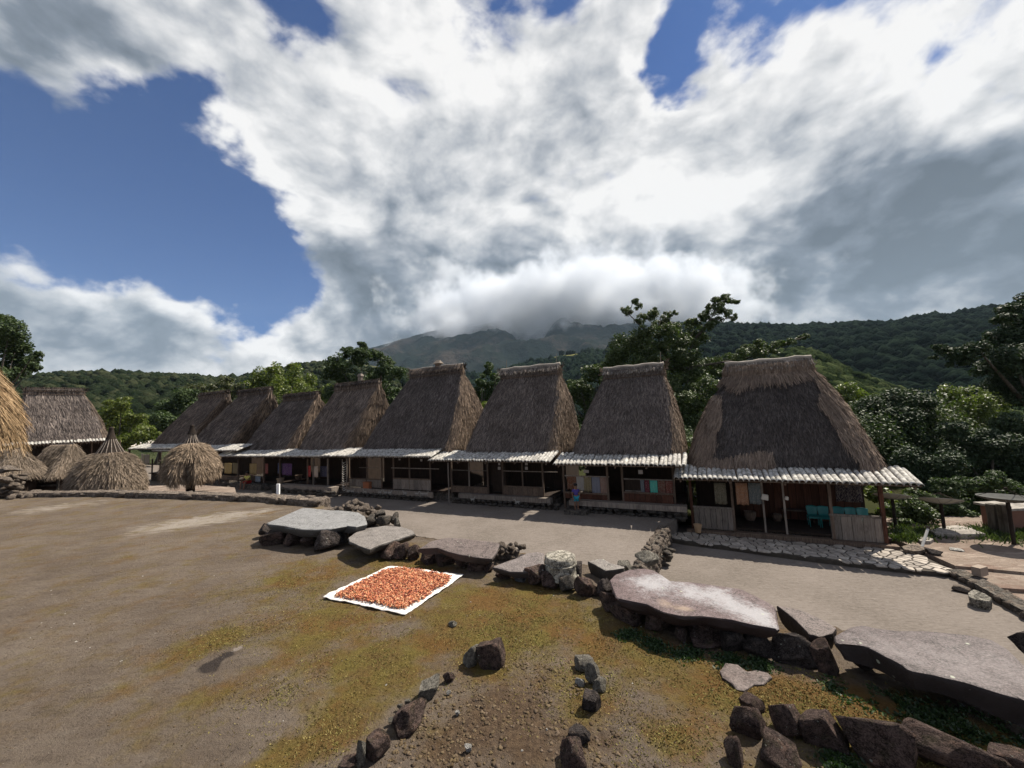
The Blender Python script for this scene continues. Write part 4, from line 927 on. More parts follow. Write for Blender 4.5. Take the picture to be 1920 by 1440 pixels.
pb = MB(); xa, _ = lx(H, 1124, 853, .1); xb, zz_ = lx(H, 1254, 857, .1); pb.tube([(xa, .02, lx(H, 1190, 855, .02)[1]+.02), (xb, .02, lx(H, 1190, 855, .02)[1])], .035, 8); o = pb.build('bamboo_pole', M_BAM); to_house(o, H); tag(o, 'long pale bamboo pole lying along the top of an awning', 'pole')

# ---- third house
H = h6; top = lx(H, 930, 858)[1]
std(H, (847, 914), None, (944, 1018), 914, 0, 0, None, m=M_BROWN, pw=.24)
for px in (847, 880, 915, 943, 980, 1018): post(H, X(H, px, 900), H['fl'], top, 0, .055 if px in (880, 980) else .07, M_GREY if px in (880,) else M_BROWN)
rail(H, X(H, 847, 882), X(H, 915, 882), lx(H, 880, 882)[1], 0, .025); rail(H, X(H, 943, 883), X(H, 1045, 885), lx(H, 990, 884)[1], 0, .03)
MB().box((H['W']/2-.15, -.15, H['fl']-.06), (H['W']+.0, .26, .2)).build('sill_beam', M_GREY, H['root'])
dr = MB().box((X(H, 929, 905), .35, H['fl']+.85), (.75, .04, 1.55)).build('door', M_DARK, H['root'])
rubble(H, -.5, H['W']+.2, -.02, H['fl']-.14, -.2, 40)
pw_ = thing('white_pole', (0, 0, 0), 'thin white pole propping the awning between two houses', 'pole'); xx = X(H, 841, 900, -.7); pw_.matrix_world = at_h(H, xx, -.7, 0)
MB().tube([(0, 0, 0), (0, 0, lx(H, 840, 868, -.7)[1])], .03, 8).build('pole_shaft', M_GREY, pw_)
# ---- fourth house
H = h5; top = lx(H, 740, 852)[1]
std(H, (655, 715), None, (738, 808), 899, 0, 0, None, m=M_GREY, pw=.28)
for px in (655, 688, 716, 738, 768, 807): post(H, X(H, px, 890), H['fl'], top, 0, .06, M_BROWN)
rail(H, X(H, 673, 876), X(H, 716, 878), lx(H, 690, 877)[1], 0, .025); rail(H, X(H, 735, 878), X(H, 824, 878), lx(H, 780, 878)[1], -.05, .035)
MB().box((X(H, 730, 920), -.25, H['fl']-.1), (H['W']+.0, .1, .26)).build('sill_beam', M_GREY, H['root'])
rubble(H, X(H, 648, 920), X(H, 812, 920), -.02, H['fl']-.16, -.3, 44)
bx = thing('wooden_crate', (0, 0, 0), 'orange-brown wooden crate standing against the balustrade of the widest house', 'crate'); xx, z = lx(H, 689, 914, -.12); bx.matrix_world = at_h(H, xx, -.13, H['fl'])
MB().box((0, 0, .17), (.42, .2, .34)).build('crate_body', flat('crate_orange', (.28, .10, .045)), bx); MB().box((0, 0, .35), (.46, .24, .025)).build('crate_lid', flat('crate_lid', (.22, .08, .04)), bx)
# tall bamboo rack of horns between two houses
rk_ = thing('bamboo_rack', (0, 0, 0), 'tall narrow bamboo rack with stacked horns between two verandahs', 'rack'); xx = X(h5, 648, 900, -.2); rk_.matrix_world = at_h(h5, xx, -.3, 0)
r0_ = MB(); r0_.tube([(-.13, 0, 0), (-.13, 0, 2.0)], .03, 7); r0_.tube([(.2, 0, 0), (.22, 0, 2.0)], .03, 7); r0_.build('rack_post', M_GREY, rk_); hn = MB()
for i in range(13): z = .3+i*.125; hn.tube([(-.12, -.03, z+.05), (.03, -.05, z-.02), (.19, -.03, z+.06)], [.012, .024, .01], 5)
hn.build('horn_row', M_PALE, rk_); rb_ = MB(); 
for z in (.45, .7): rb_.tube([(-.25, -.04, z), (.5, -.04, z+.04)], .018, 6)
rb_.build('crossbar', M_GREY, rk_)
# ---- the far houses: cloths and posts
for H, pxs in ((h4, (525, 588, 577, 615)), (h3, (412, 447, 495)), (h2, (300, 330)), (h1, (262, 285))):
    tp = H['fl']+1.7
    for px in pxs: post(H, X(H, px, 885), .1, lx(H, px, 860)[1], 0, .08, M_GREY if px in (588, 615) else M_BROWN)
panel(h3['root'], 'balustrade', X(h3, 413, 895), X(h3, 448, 895), 0, .45, lx(h3, 430, 894)[1], M_BROWN, .3); panel(h3['root'], 'balustrade', X(h3, 462, 895), X(h3, 496, 895), 0, .45, lx(h3, 480, 894)[1], M_BROWN, .3)
panel(h2['root'], 'balustrade', X(h2, 300, 880), X(h2, 345, 880), 0, .5, lx(h2, 320, 876)[1], M_BROWN, .3)
MB().box((h4['W']/2-.6, -.3, .25), (h4['W']+.3, .5, .4)).build('sill_beam', M_GREY, h4['root'])
rubble(h4, -1.2, h4['W'], -.02, .3, -.6, 20); rubble(h3, -1.5, h3['W']-.3, -.02, .34, -.3, 20)
hang(h3, 421, 434, 868, 888, .05, (.50, .36, .13), (.20, .12, .05), 'yellow and brown striped cloth left of the seated person')
hang(h3, 436, 447, 868, 888, .05, (.20, .16, .08), (.12, .09, .05), 'dull olive cloth beside the yellow striped one')
hang(h3, 468, 482, 869, 889, .05, (.46, .33, .12), (.14, .09, .05), 'yellow and black striped cloth above the seated person')
hang(h3, 497, 503, 869, 888, .05, (.28, .07, .06), (.16, .05, .05), 'narrow red cloth right of the yellow striped ones')
hang(h4, 521, 528, 868, 888, .05, (.05, .06, .14), (.03, .04, .08), 'narrow navy cloth at the left post of the purple-cloth verandah')
hang(h4, 529, 548, 869, 891, .1, (.09, .03, .13), (.05, .02, .09), 'wide dark purple cloth')
hang(h4, 575, 583, 873, 894, .0, (.42, .03, .03), (.3, .02, .02), 'bright red cloth on a brown post')
hang(h4, 589, 596, 874, 895, .0, (.50, .40, .32), (.38, .30, .25), 'beige cloth beside the bright red one')
hang(h4, 600, 616, 874, 894, .3, (.03, .035, .08), (.05, .05, .09), 'dark blue cloth right of the beige one')
hang(h1, 265, 270, 851, 870, .1, (.5, .45, .36), (.3, .27, .22), 'pale cloth in the farthest verandah, left one'); hang(h1, 271, 281, 852, 870, .15, (.42, .36, .30), (.2, .2, .18), 'cream cloth in the farthest verandah, right one')
hang(h4, 551, 585, 869, 872, .0, (.3, .28, .26), (.2, .2, .2), 'thin grey strip of cloth on the rail of the purple-cloth verandah') if False else None
hang(h3, 479, 489, 893, 904, -.15, (.16, .20, .25), (.10, .13, .17), 'blue-grey board-like cloth beside the seated person')

# low metal roofs left of the row
def leanto(pts, z_, label):
    pass
sh = thing('lean_to_shed', (0, 0, 0), 'low shed with pale sloping sheet roof left of the farthest house', 'shed')
q = [Wd(243, 837, 46), Wd(330, 829, 47), Wd(302, 822, 52), Wd(240, 834, 52)]
c = sum(q)/4; sh.location = (c[0], c[1], MID)
b = MB(); b.add([p-np.array([c[0], c[1], MID]) for p in (q[0], Wd(328, 833, 46), Wd(302, 822, 53), Wd(262, 829, 53))] + [p-np.array([c[0], c[1], MID+.08]) for p in (q[0], Wd(328, 833, 46), Wd(302, 822, 53), Wd(262, 829, 53))], [(0, 1, 2, 3), (7, 6, 5, 4), (0, 4, 5, 1), (1, 5, 6, 2), (2, 6, 7, 3), (3, 7, 4, 0)]); b.build('sheet_roof', flat('roof_sheet', (.55, .49, .42), .6), sh)
b = MB()
for p in (q[0], Wd(300, 834, 46), Wd(302, 824, 52)): l = p-np.array([c[0], c[1], MID]); b.box((l[0], l[1], l[2]/2-.4), (.15, .15, l[2]+.7))
b.build('shed_post', M_DARK, sh)

# small carved animals on the sill beams
def carving(H, px, py, y, flip=1, s_=1.):
    x, z = lx(H, px, py, y); b = MB(); k = s_
    b.box((0, 0, 0), (.20*k, .02, .07*k)); b.box((.10*k*flip, 0, .06*k), (.04*k, .02, .10*k), ry=.4*flip); b.box((.135*k*flip, 0, .105*k), (.07*k, .02, .035*k))
    for q in (-.085, -.05, .05, .085): b.box((q*k, 0, -.065*k), (.018*k, .02, .07*k))
    b.box((-.12*k*flip, 0, -.01*k), (.03*k, .02, .08*k), ry=.4*flip); o = b.build('carved_animal', M_CARV, H['root'], (x, y, z)); return o
M_CARV = flat('carving_whitewash', (.30, .285, .26), .9, .1, .3, 20)
carving(h6, 886, 936, -.30); carving(h6, 970, 941, -.30, -1)
for i, px in enumerate((653, 661, 684, 712, 722, 731, 759, 782, 791, 799)): carving(h5, px, 920.5+(px-650)*.035, -.315, 1 if i % 2 else -1, .95)
for H, px, py, lb in ((h6, 868, 925, 0), (h7, 1180, 930, 0)): pass
def basket(H, px, yy, r_, h_, label):
    x, _ = lx(H, px, 900, yy); root = thing('woven_basket', (0, 0, 0), label, 'basket'); root.matrix_world = at_h(H, x, yy, H['fl']+.07); b = MB(); b.lathe([(r_*.7, 0), (r_*.95, h_*.4), (r_, h_), (r_*.9, h_), (r_*.8, h_*.3), (.01, .02)], 16); b.build('basket_body', M_BROWN, root)
basket(h8, 1400, 1.2, .2, .3, 'woven basket in the shade behind the orange striped cloth'); basket(h8, 1450, 1.35, .16, .22, 'small woven basket beside the middle posts of the nearest verandah')
basket(h4, 560, 1.0, .22, .3, 'woven basket on the floor of the purple-cloth verandah')
bn = thing('bench', (0, 0, 0), 'low dark wooden bench inside the nearest verandah', 'bench'); x_, _ = lx(h8, 1497, 960, 1.4); bn.matrix_world = at_h(h8, x_, 1.45, .235); MB().box((0, 0, .38), (1.0, .28, .04)).build('seat', M_BROWN, bn)
for q in (-.42, .42): MB().box((q, 0, .18), (.05, .24, .36)).build('leg', M_BROWN, bn)

# ------------------------------------------------------------------ left terrace: shrines and walls
def parasol(px, depth, gz, prof, topz, label, material, lean=0., n=5200, L=.42, W=.03, ribs=True, post=.16, notch=False, tipm=None, by=None):
    c = Wd(px, by or 900, depth); root = thing('parasol_shrine', (c[0], c[1], gz), label, 'shrine', 'cone-roofed thatched shrines on the left')
    rings = [];
    prof = [prof[0]] + prof
    for i, (r, z) in enumerate(prof):
        q = []
        if i == 0: r *= .93; z += .1
        for k in range(48):
            a = 2*math.pi*k/48; wv = 1+.05*math.sin(a*3+px)+.03*math.sin(a*7)
            rr_ = r*wv
            if notch and z < prof[-1][1]*.55 and abs(((a+math.pi/2-.55+math.pi) % (2*math.pi))-math.pi) < .2: rr_ *= .55
            q.append((rr_*math.cos(a)+lean*z, rr_*math.sin(a), z+.05*math.sin(a*2+1)*(i < 3)))
        rings.append(q)
    S = Shell(rings); cn = link('canopy', S.mesh('canopy'), M_STRAW if material is None else material, root)
    P, dn, nr, t = S.sample(n); lowz = prof[-1][1]; m = material or M_STRAW
    k = t > (1.2/len(prof))
    straw_obj('straw', [blades(P[k], dn[k], nr[k], L, W, .09, .14, wob=.05), blades(P[~k], dn[~k], nr[~k], L*.9, W, .05, .18)], m, cn)
    a, b_, c_ = topz      # cone of dark fibre: (z start, z spike, z top), radius from profile end
    r0 = prof[-1][0]
    if ribs:
        tc = MB(); tc.lathe([(r0*1.02, a-.04), (r0*.55, a+(b_-a)*.55), (.12, b_)], 20, (lean*a, 0, 0)); tc.build('cone_cap', M_FIBRE if tipm is None else tipm, root, smooth=True)
        for i in range(16):
            an = 2*math.pi*i/16+.1; rb2 = MB(); rb2.tube([(math.cos(an)*(r0+.10)+lean*a, math.sin(an)*(r0+.10), a-.22), (math.cos(an)*r0*.57+lean*a, math.sin(an)*r0*.57, a+(b_-a)*.55), (math.cos(an)*.12+lean*a, math.sin(an)*.12, b_)], .017, 5); rb2.build('rib', M_GREY, root)
        hoop = MB(); hoop.tube([(math.cos(t_)*(r0+.06)+lean*a, math.sin(t_)*(r0+.06), a-.06) for t_ in np.linspace(0, 2*math.pi, 25)], .03, 6, False); hoop.build('hoop', M_BROWN, root)
        sp = MB(); sp.lathe([(.17, b_-.06), (.10, b_+(c_-b_)*.4), (.075, c_-.08), (.09, c_-.05), (.05, c_), (.005, c_+.01)], 14, (lean*a, 0, 0)); sp.build('spike', M_FIBRE, root, smooth=True)
    if post: MB().tube([(0, 0, -.05), (0, 0, prof[0][1]+1.)], post, 12).build('post', M_DARK, root)
    return root
k1 = 16.5/723
parasol(204, 16.5, MID, [(1.08, .12), (1.13, .4), (1.08, .85), (.93, 1.3), (.68, 1.66), (.42, 1.92)], (1.95, 2.55, 3.0), 'big bell-shaped straw shrine reaching almost to the ground, second from the left edge', None, -.0, 15000, .26, .013, by=912)
parasol(357, 16.8, MID, [(.78, .62), (.90, .8), (.91, 1.15), (.77, 1.55), (.52, 1.9), (.28, 2.15)], (2.15, 2.6, 2.95), 'mushroom-shaped straw shrine on a thick dark post', None, 0, 12000, .26, .013, notch=True, by=918)
parasol(-172, 8.6, 0, [(1.18, 2.32), (1.30, 2.45), (1.22, 3.0), (1.0, 3.6), (.7, 4.2), (.35, 4.8)], (4.8, 5.3, 5.7), 'large shaggy golden straw canopy cut by the left edge of the photo', M_GOLD, 0, 16000, .55, .011, by=1000)

def small_shrine(px0, px1, ytop, yeave, ybase, depth, label, new=1):
    c0, c1 = Wd(px0, yeave, depth), Wd(px1, yeave, depth); W_ = (c1[0]-c0[0])*.9; ze = (c0[2]+c1[2])/2-MID; zt_ = Wd((px0+px1)/2, ytop, depth+.8)[2]-MID; cm = Wd((px0+px1)/2, yeave, depth+.8); cx = cm[0]
    root = thing('small_shrine', (cx, c0[1]+.8, MID), label, 'shrine', 'little thatched spirit houses', -.12); rings = []
    for t in [0, .03, .1, .25, .45, .65, .82, .93, 1]:
        s = t; hx = W_/2*(1-.38*s); hy = .85*(1-s)+.10; q = rrect(hx*(1 if t else .95), hy*(1 if t else .95), .18*(1-s)+.05, 64); rings.append(np.stack([q[:, 0], q[:, 1], np.full(len(q), ze+(zt_-ze)*t)], 1))
    S = Shell(rings); rf = link('roof', S.mesh('roof'), M_STRAW, root); P, d_, n_, t_ = S.sample(8000); straw_obj('straw', [blades(P, d_, n_, .22, .014, .035, .2, wob=.04)], M_STRAW, rf)
    MB().box((0, 0, ze/2+.02), (W_*.72, 1.1, ze+.0)).build('body', M_DARK, root); b = MB()
    for x in (-W_*.38, W_*.38): b.box((x, -.57, ze/2), (.09, .06, ze), rx=0)
    b.box((0, -.58, .08), (W_*.8, .07, .16)); b.box((0, -.57, ze*.55), (W_*.74, .06, .08)); b.build('frame', M_RUBD, root)
    r = MB()
    for z, y in ((zt_-.12, -.14), (zt_-.22, -.2), (zt_+.0, 0)): r.tube([(-W_*.33, y, z), (W_*.33, y, z+.02)], .03, 6)
    r.build('ridge_pole', M_GREY, rf)
    for sx in (-1, 1):
        h_ = MB(); h_.tube([(sx*W_*.27, 0, zt_-.25), (sx*W_*.33, 0, zt_+.28)], .025, 5); h_.tube([(sx*W_*.31, .1, zt_-.25), (sx*W_*.27, -.1, zt_+.22)], .025, 5); h_.build('crossed_pole', M_GREY, rf)
small_shrine(70, 158, 834, 894, 920, 17.8, 'little thatched shrine with dark body beside the big bell-shaped one')
small_shrine(-52, 66, 843, 897, 925, 16.4, 'little straw-roofed shrine at the left edge behind the stone pile')

def wall_line(name, pts, zb, ht, th, label, rk, rows=2, step=.34, core=M_RUBD, cat='wall', capm=None, zend=None):
    """pts: world xy polyline of the wall; stones are parts"""
    pts = [np.array(p[:2], float) for p in pts]; cx = sum(p for p in pts)/len(pts); root = thing(name, (cx[0], cx[1], zb), label, cat)
    V = []; F = []
    for i, p in enumerate(pts):
        d = pts[min(i+1, len(pts)-1)]-pts[max(i-1, 0)]; d /= np.linalg.norm(d); n_ = np.array([-d[1], d[0]])
        for sx, z in ((-1, -.3), (-1, ht*.9), (1, ht*.9), (1, -.3)): q = p-cx+n_*sx*th*.42; V.append((q[0], q[1], z))
    for i in range(len(pts)-1):
        for k in range(3): a = i*4+k; F.append((a, a+1, a+5, a+4))
    F += [(3, 2, 1, 0), tuple((len(pts)-1)*4+k for k in range(4))]
    MB().add(V, F).build('core', core, root)
    for i in range(len(pts)-1):
        seg = pts[i+1]-pts[i]; Ls = np.linalg.norm(seg); d = seg/Ls; n_ = np.array([-d[1], d[0]]); m = max(1, int(Ls/step)); ang = math.atan2(d[1], d[0])
        for k in range(m):
            for r in range(rows):
                for side in (-1, 1):
                    p = pts[i]+d*(k+.5+random.uniform(-.25, .25))*Ls/m - cx + n_*side*th*random.uniform(.24, .36); hh = ht/rows*random.uniform(.9, 1.35)
                    stone(rk, root, (p[0], p[1], (r+.5)*ht/rows), (step*random.uniform(.7, 1.25), th*random.uniform(.45, .65), hh), ang+random.uniform(-.25, .25), tilt=.12)
    return root, cx
pp = [G(x, y)[:2]+np.array([0, .22]) for x, y in [(-420, 955), (-200, 942), (0, 933), (100, 932), (200, 931), (300, 934), (400, 937), (500, 942), (600, 950)]]
wall_line('parapet_wall', pp, 0, .17, .5, 'low pale-topped stone parapet along the far edge of the plaza', R_WALL, 1, .55, M_ROCKW)

def pile(name, label, c, pts, rk, cat='stones', partname='stone'):
    root = thing(name, c, label, cat)
    for (x, y, z, dx, dy, dz) in pts: stone(rk, root, (x, y, z), (dx, dy, dz), tilt=.4, name=partname)
    return root
c = G(662, 966); pts = []
for i in range(70):
    u = random.random(); x = -.62+u*1.3; y = random.gauss(0, .22)-(.25 if u > .7 else 0); hmax = .34*max(0, 1-abs(x+.05)/1.0); z = random.uniform(.04, max(.06, hmax)); s = random.uniform(.09, .2)
    pts.append((x, y, z*.85, s*1.2, s, s*.8))
pile('rubble_pile', 'heap of pale broken stones where the parapet ends behind the big grey slab', c, pts, R_WALL)
c = G(712, 985); pile('dark_blocks', 'row of dark angular stones right behind the grey slab next to the rubble heap', c, [(-.2, .05, .1, .34, .3, .24), (.08, .0, .09, .36, .3, .26), (.3, .1, .1, .2, .25, .28), (-.02, .1, .22, .3, .26, .16)], R_DARK)
# left stone stack
c = Wd(8, 925, 14.9); c[2] = 0; pts = []
for i in range(90):
    x = random.uniform(-1.4, 1.35); hm_ = 1.1 if x < -.05 else (.95 if x < .4 else .32*max(.2, 1-(x-.4))); z = random.uniform(.03, max(.05, hm_-.1)); s = random.uniform(.16, .32); pts.append((x, random.gauss(0, .25), z, s*1.4, s, s*.7))
for i in range(6): pts.append((-1.1+i*.27, -.05, 1.1, .55, .6, .10))
pile('stone_stack', 'dry-stone stack with a flat top at the left edge of the photo', c, pts, R_WALL)
# dividing wall between the two courtyards
wall_line('dividing_wall', [dw0+np.array([.12, 0]), (dw0+dw1)/2+np.array([.12, 0]), dw1+np.array([.12, 0])], CL, .70, .36, 'knee-high dry-stone wall stepping between the two sandy courtyards', R_WALL, 4, .24)
hp = []
for i in range(16): hp.append((random.gauss(0, .14), random.gauss(0, .3), random.uniform(.05, .4), .28, .24, .16))
pile('stone_heap', 'small dark heap of stones leaning on the dividing wall', G(1243, 1052, CL)+np.array([0, 0, 0]), hp, R_DARK)

# paved path in front of the nearest house
ppx = [rw2(-6.35, -.38), rw2(-5.6, -.30), rw2(-4, -.28), rw2(-2, -.28), rw2(.3, -.28), tuple(G(1722, 1038, PATH)[:2]), tuple(G(1796, 1073, PATH)[:2])] + [tuple(G(x, y, PATH)[:2]) for x, y in [(1740, 1070), (1619, 1057), (1488, 1041), (1386, 1027), (1320, 1019), (1287, 1015), (1262, 1011), (1246, 1003)]]
path = poly('paved_path', ccw(ppx), PATH-.012, M_JOINT, .35)
pa = np.array(ppx); sites = []; st = .26
for i, gx in enumerate(np.arange(pa[:, 0].min()-.5, pa[:, 0].max()+.5, st)):
    for gy in np.arange(pa[:, 1].min()-.5, pa[:, 1].max()+.5, st*.78): sites.append((gx+random.uniform(-.42, .42)*st, gy+random.uniform(-.42, .42)*st))
sites = np.array(sites); ins = inpoly(sites[:, 0], sites[:, 1], ppx)
def clip(P, nx, ny, d):
    out = []
    for i in range(len(P)):
        a, b = P[i], P[(i+1) % len(P)]; da = a[0]*nx+a[1]*ny-d; db = b[0]*nx+b[1]*ny-d
        if da <= 0: out.append(a)
        if (da < 0) != (db < 0): t = da/(da-db); out.append((a[0]+(b[0]-a[0])*t, a[1]+(b[1]-a[1])*t))
    return out
def cells(sites, ins, shrink=.038, R=.8):
    res = []
    for i in np.where(ins)[0]:
        s = sites[i]; P = [(s[0]-R, s[1]-R), (s[0]+R, s[1]-R), (s[0]+R, s[1]+R), (s[0]-R, s[1]+R)]
        dd = np.hypot(*(sites-s).T); 
        for j in np.argsort(dd)[1:16]:
            q = sites[j]; n_ = (q-s)/dd[j]; P = clip(P, n_[0], n_[1], float(n_@(s+q)/2)-shrink/2)
            if len(P) < 3: break
        if len(P) >= 3: res.append((s, P))
    return res
cs = cells(sites, ins); cnt = 0; cs.sort(key=lambda q: np.hypot(*q[0])); rest = MB()
for s, P in cs:
    P = [p for p in P if inpoly(np.array([p[0]]), np.array([p[1]]), ppx)[0] or True]
    h_ = random.uniform(.004, .012); n = len(P); V = [(p[0]-s[0], p[1]-s[1], -.03) for p in P]+[(p[0]-s[0], p[1]-s[1], h_-.006) for p in P]+[((p[0]-s[0])*.88, (p[1]-s[1])*.88, h_) for p in P]
    F = [tuple(range(2*n, 3*n))]+[(a+k*n, (a+1) % n+k*n, (a+1) % n+(k+1)*n, a+(k+1)*n) for k in (0, 1) for a in range(n)]
    if cnt < 300: o = MB().add(V, F).build('paving_stone', M_PAVE, path, (s[0], s[1], PATH)); cnt += 1
    else: rest.add([(v[0]+s[0], v[1]+s[1], v[2]+PATH) for v in V], F)
if rest.v: rest.build('paving_stones', M_PAVE, path)['kind'] = 'stuff'
print('paving', len(cs))

# ------------------------------------------------------------------ megalith slabs
def slab(name, label, px, z0, thick, material, gx=0., gy=0., seed=1, noise_=.012, belly=.9, group=None, cat='stone slab', extra=None):
    cpx = np.mean(np.array(px, float), 0); c = G(cpx[0], cpx[1], z0); P = []
    for x, y in px:
        d = ray(x, y); t = (z0-CAMH + gx*(CAM[0]-c[0]) + gy*(CAM[1]-c[1]))/(d[2]-gx*d[0]-gy*d[1]); P.append((CAM+t*d)[:2])
    P = np.array(P + ([np.array(e) for e in extra] if extra else [])); c = np.array([P[:, 0].mean(), P[:, 1].mean(), z0]) if extra is None else np.array([*P.mean(0), z0 + gx*(P.mean(0)[0]-c[0]) + gy*(P.mean(0)[1]-c[1])])
    # resample
    Q = np.vstack([P, P[:1]]); sl_ = np.hypot(*(Q[1:]-Q[:-1]).T); cum = np.concatenate([[0], np.cumsum(sl_)]); N = 96; s = np.linspace(0, cum[-1], N, endpoint=False)
    O = np.stack([np.interp(s, cum, Q[:, 0]), np.interp(s, cum, Q[:, 1])], 1); rr_ = np.random.default_rng(seed)
    for _ in range(0): O = .5*O+.25*(np.roll(O, 1, 0)+np.roll(O, -1, 0))
    rel = O-c[:2]; V = []; size = cum[-1]/4
    base = lambda X: gx*X[:, 0]+gy*X[:, 1]
    rings = [(.12, 0, 0), (.3, 0, 0), (.5, 0, 0), (.7, 0, 0), (.86, 0, 0), (.95, -.002, 0), (.985, -.006, 1), (1.0, -.016, 2), (1.0, -.25*thick, 3), (.965, -.6*thick, 4), (belly*.96, -thick, 5), (belly*.55, -thick*1.05, 6)]
    for k, (f, dz, m) in enumerate(rings):
        X = rel*f; 
        if m >= 1:
            j = (np.abs(vnoise(np.c_[O*5/size, np.full(N, dz*4)], 1.4, seed, 4))-.15)*.085*size*.5; dirr = rel/(np.linalg.norm(rel, axis=1)[:, None]); X = X + dirr*(j[:, None]*(1 if m > 2 else .3))
        z = base(X)+dz+vnoise(np.c_[X, X[:, 0]*0], 2.5/size*1.2, seed+3, 4)*noise_*(1 if m < 3 else 2)
        if m >= 4: z = z + vnoise(np.c_[X, X[:, 0]*0], 5/size, seed+9, 2)*thick*.25
        V.append(np.c_[X, z])
    V = np.concatenate(V); nr_ = len(rings); F = []
    for i in range(nr_-1):
        for k in range(N): a, b = i*N+k, i*N+(k+1) % N; F.append((a+N, b+N, b, a) if True else 0)
    V = np.vstack([V, [[0, 0, 0], [0, 0, -thick*1.05]]]); top, bot = len(V)-2, len(V)-1
    for k in range(N): F.append((k, (k+1) % N, top)); F.append(((nr_-1)*N+(k+1) % N, (nr_-1)*N+k, bot))
    me = bpy.data.meshes.new(name); me.from_pydata(V.tolist(), [], F)
    import bmesh
    bm = bmesh.new(); bm.from_mesh(me); bmesh.ops.recalc_face_normals(bm, faces=bm.faces)
    for f in bm.faces: f.smooth = True
    bm.to_mesh(me); bm.free(); me.set_sharp_from_angle(angle=math.radians(26))
    o = link(name, me, material, None, c); tag(o, label, cat, group); return o
z7 = lambda L: [(480+x/4.571, 920+y/4.571) for x, y in L]
z8 = lambda L: [(860+x/4.174, 940+y/4.174) for x, y in L]
zF = lambda L: [(1120+x/3.84, 1020+y/3.84) for x, y in L]
zH = lambda L: [(1500+x/3., 960+y/3.) for x, y in L]
GR = 'flat megalith slabs along the terrace edge'
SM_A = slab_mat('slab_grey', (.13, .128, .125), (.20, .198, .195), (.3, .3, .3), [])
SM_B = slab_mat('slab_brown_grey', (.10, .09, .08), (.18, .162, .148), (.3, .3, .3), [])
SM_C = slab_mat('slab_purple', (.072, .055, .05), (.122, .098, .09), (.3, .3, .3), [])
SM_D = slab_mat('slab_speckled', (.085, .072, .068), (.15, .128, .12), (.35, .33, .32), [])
zt = .30
wp = [(G(1215, 1095, zt), .42, 1.0), (G(1260, 1085, zt), .35, .7), (G(1330, 1110, zt), .40, .95), (G(1390, 1140, zt), .38, 1.0), (G(1430, 1165, zt), .30, .9), (G(1290, 1120, zt), .3, .6)]  # whitish bloom plus sun glint, both painted as white colour
SM_F = slab_mat('slab_bloom_sheen', (.064, .044, .043), (.118, .088, .087), (.38, .38, .39), wp, .66, [(G(1255, 1135, zt), .22, .75), (G(1290, 1140, zt), .16, .75), (G(1240, 1125, zt), .14, .5)])
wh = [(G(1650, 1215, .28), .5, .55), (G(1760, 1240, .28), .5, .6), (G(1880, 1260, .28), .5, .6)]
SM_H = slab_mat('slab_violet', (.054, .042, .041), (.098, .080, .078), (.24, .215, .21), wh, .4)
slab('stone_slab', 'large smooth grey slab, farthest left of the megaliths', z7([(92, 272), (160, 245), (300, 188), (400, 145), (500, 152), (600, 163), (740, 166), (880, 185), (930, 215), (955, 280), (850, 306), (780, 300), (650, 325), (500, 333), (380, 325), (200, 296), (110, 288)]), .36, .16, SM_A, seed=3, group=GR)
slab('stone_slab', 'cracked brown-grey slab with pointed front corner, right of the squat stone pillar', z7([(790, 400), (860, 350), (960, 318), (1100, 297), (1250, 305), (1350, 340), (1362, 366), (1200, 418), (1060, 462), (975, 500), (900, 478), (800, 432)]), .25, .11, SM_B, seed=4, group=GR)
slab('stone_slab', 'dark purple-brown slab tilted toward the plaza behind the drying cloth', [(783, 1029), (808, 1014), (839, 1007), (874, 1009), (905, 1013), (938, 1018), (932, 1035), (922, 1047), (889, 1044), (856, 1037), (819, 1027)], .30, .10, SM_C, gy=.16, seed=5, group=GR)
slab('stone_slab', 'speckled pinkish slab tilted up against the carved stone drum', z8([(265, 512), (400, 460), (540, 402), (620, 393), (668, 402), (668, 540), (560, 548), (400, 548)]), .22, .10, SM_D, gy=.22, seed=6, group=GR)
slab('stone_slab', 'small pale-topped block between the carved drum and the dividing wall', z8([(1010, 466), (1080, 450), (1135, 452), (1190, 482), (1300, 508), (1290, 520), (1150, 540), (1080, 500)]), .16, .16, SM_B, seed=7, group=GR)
slab('stone_slab', 'long slab covered with a whitish bloom and painted sun sheen, nearest the dividing wall', zF([(85, 255), (125, 215), (220, 182), (330, 172), (400, 185), (450, 215), (520, 262), (670, 268), (900, 300), (1040, 320), (1160, 380), (1275, 440), (1300, 560), (1312, 612), (1200, 590), (960, 540), (760, 515), (600, 510), (480, 490), (350, 430), (230, 405), (135, 385)]), zt, .12, SM_F, seed=8, group=GR)
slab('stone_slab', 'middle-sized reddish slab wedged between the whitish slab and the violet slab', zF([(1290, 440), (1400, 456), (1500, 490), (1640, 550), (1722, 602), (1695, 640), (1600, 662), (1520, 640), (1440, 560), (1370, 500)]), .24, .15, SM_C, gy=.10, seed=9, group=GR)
slab('stone_slab', 'huge violet-grey slab running off the right edge of the photo', zH([(190, 690), (290, 640), (350, 630), (420, 645), (560, 665), (700, 668), (850, 680), (960, 690), (1080, 715), (1170, 765), (1260, 855), (1420, 960), (1560, 1130), (1500, 1180), (1380, 1110), (1260, 1052), (1100, 1010), (950, 958), (750, 912), (610, 888), (560, 850), (480, 812), (380, 760), (290, 742), (200, 733)]), .30, .15, SM_H, seed=10, group=GR, belly=.95)
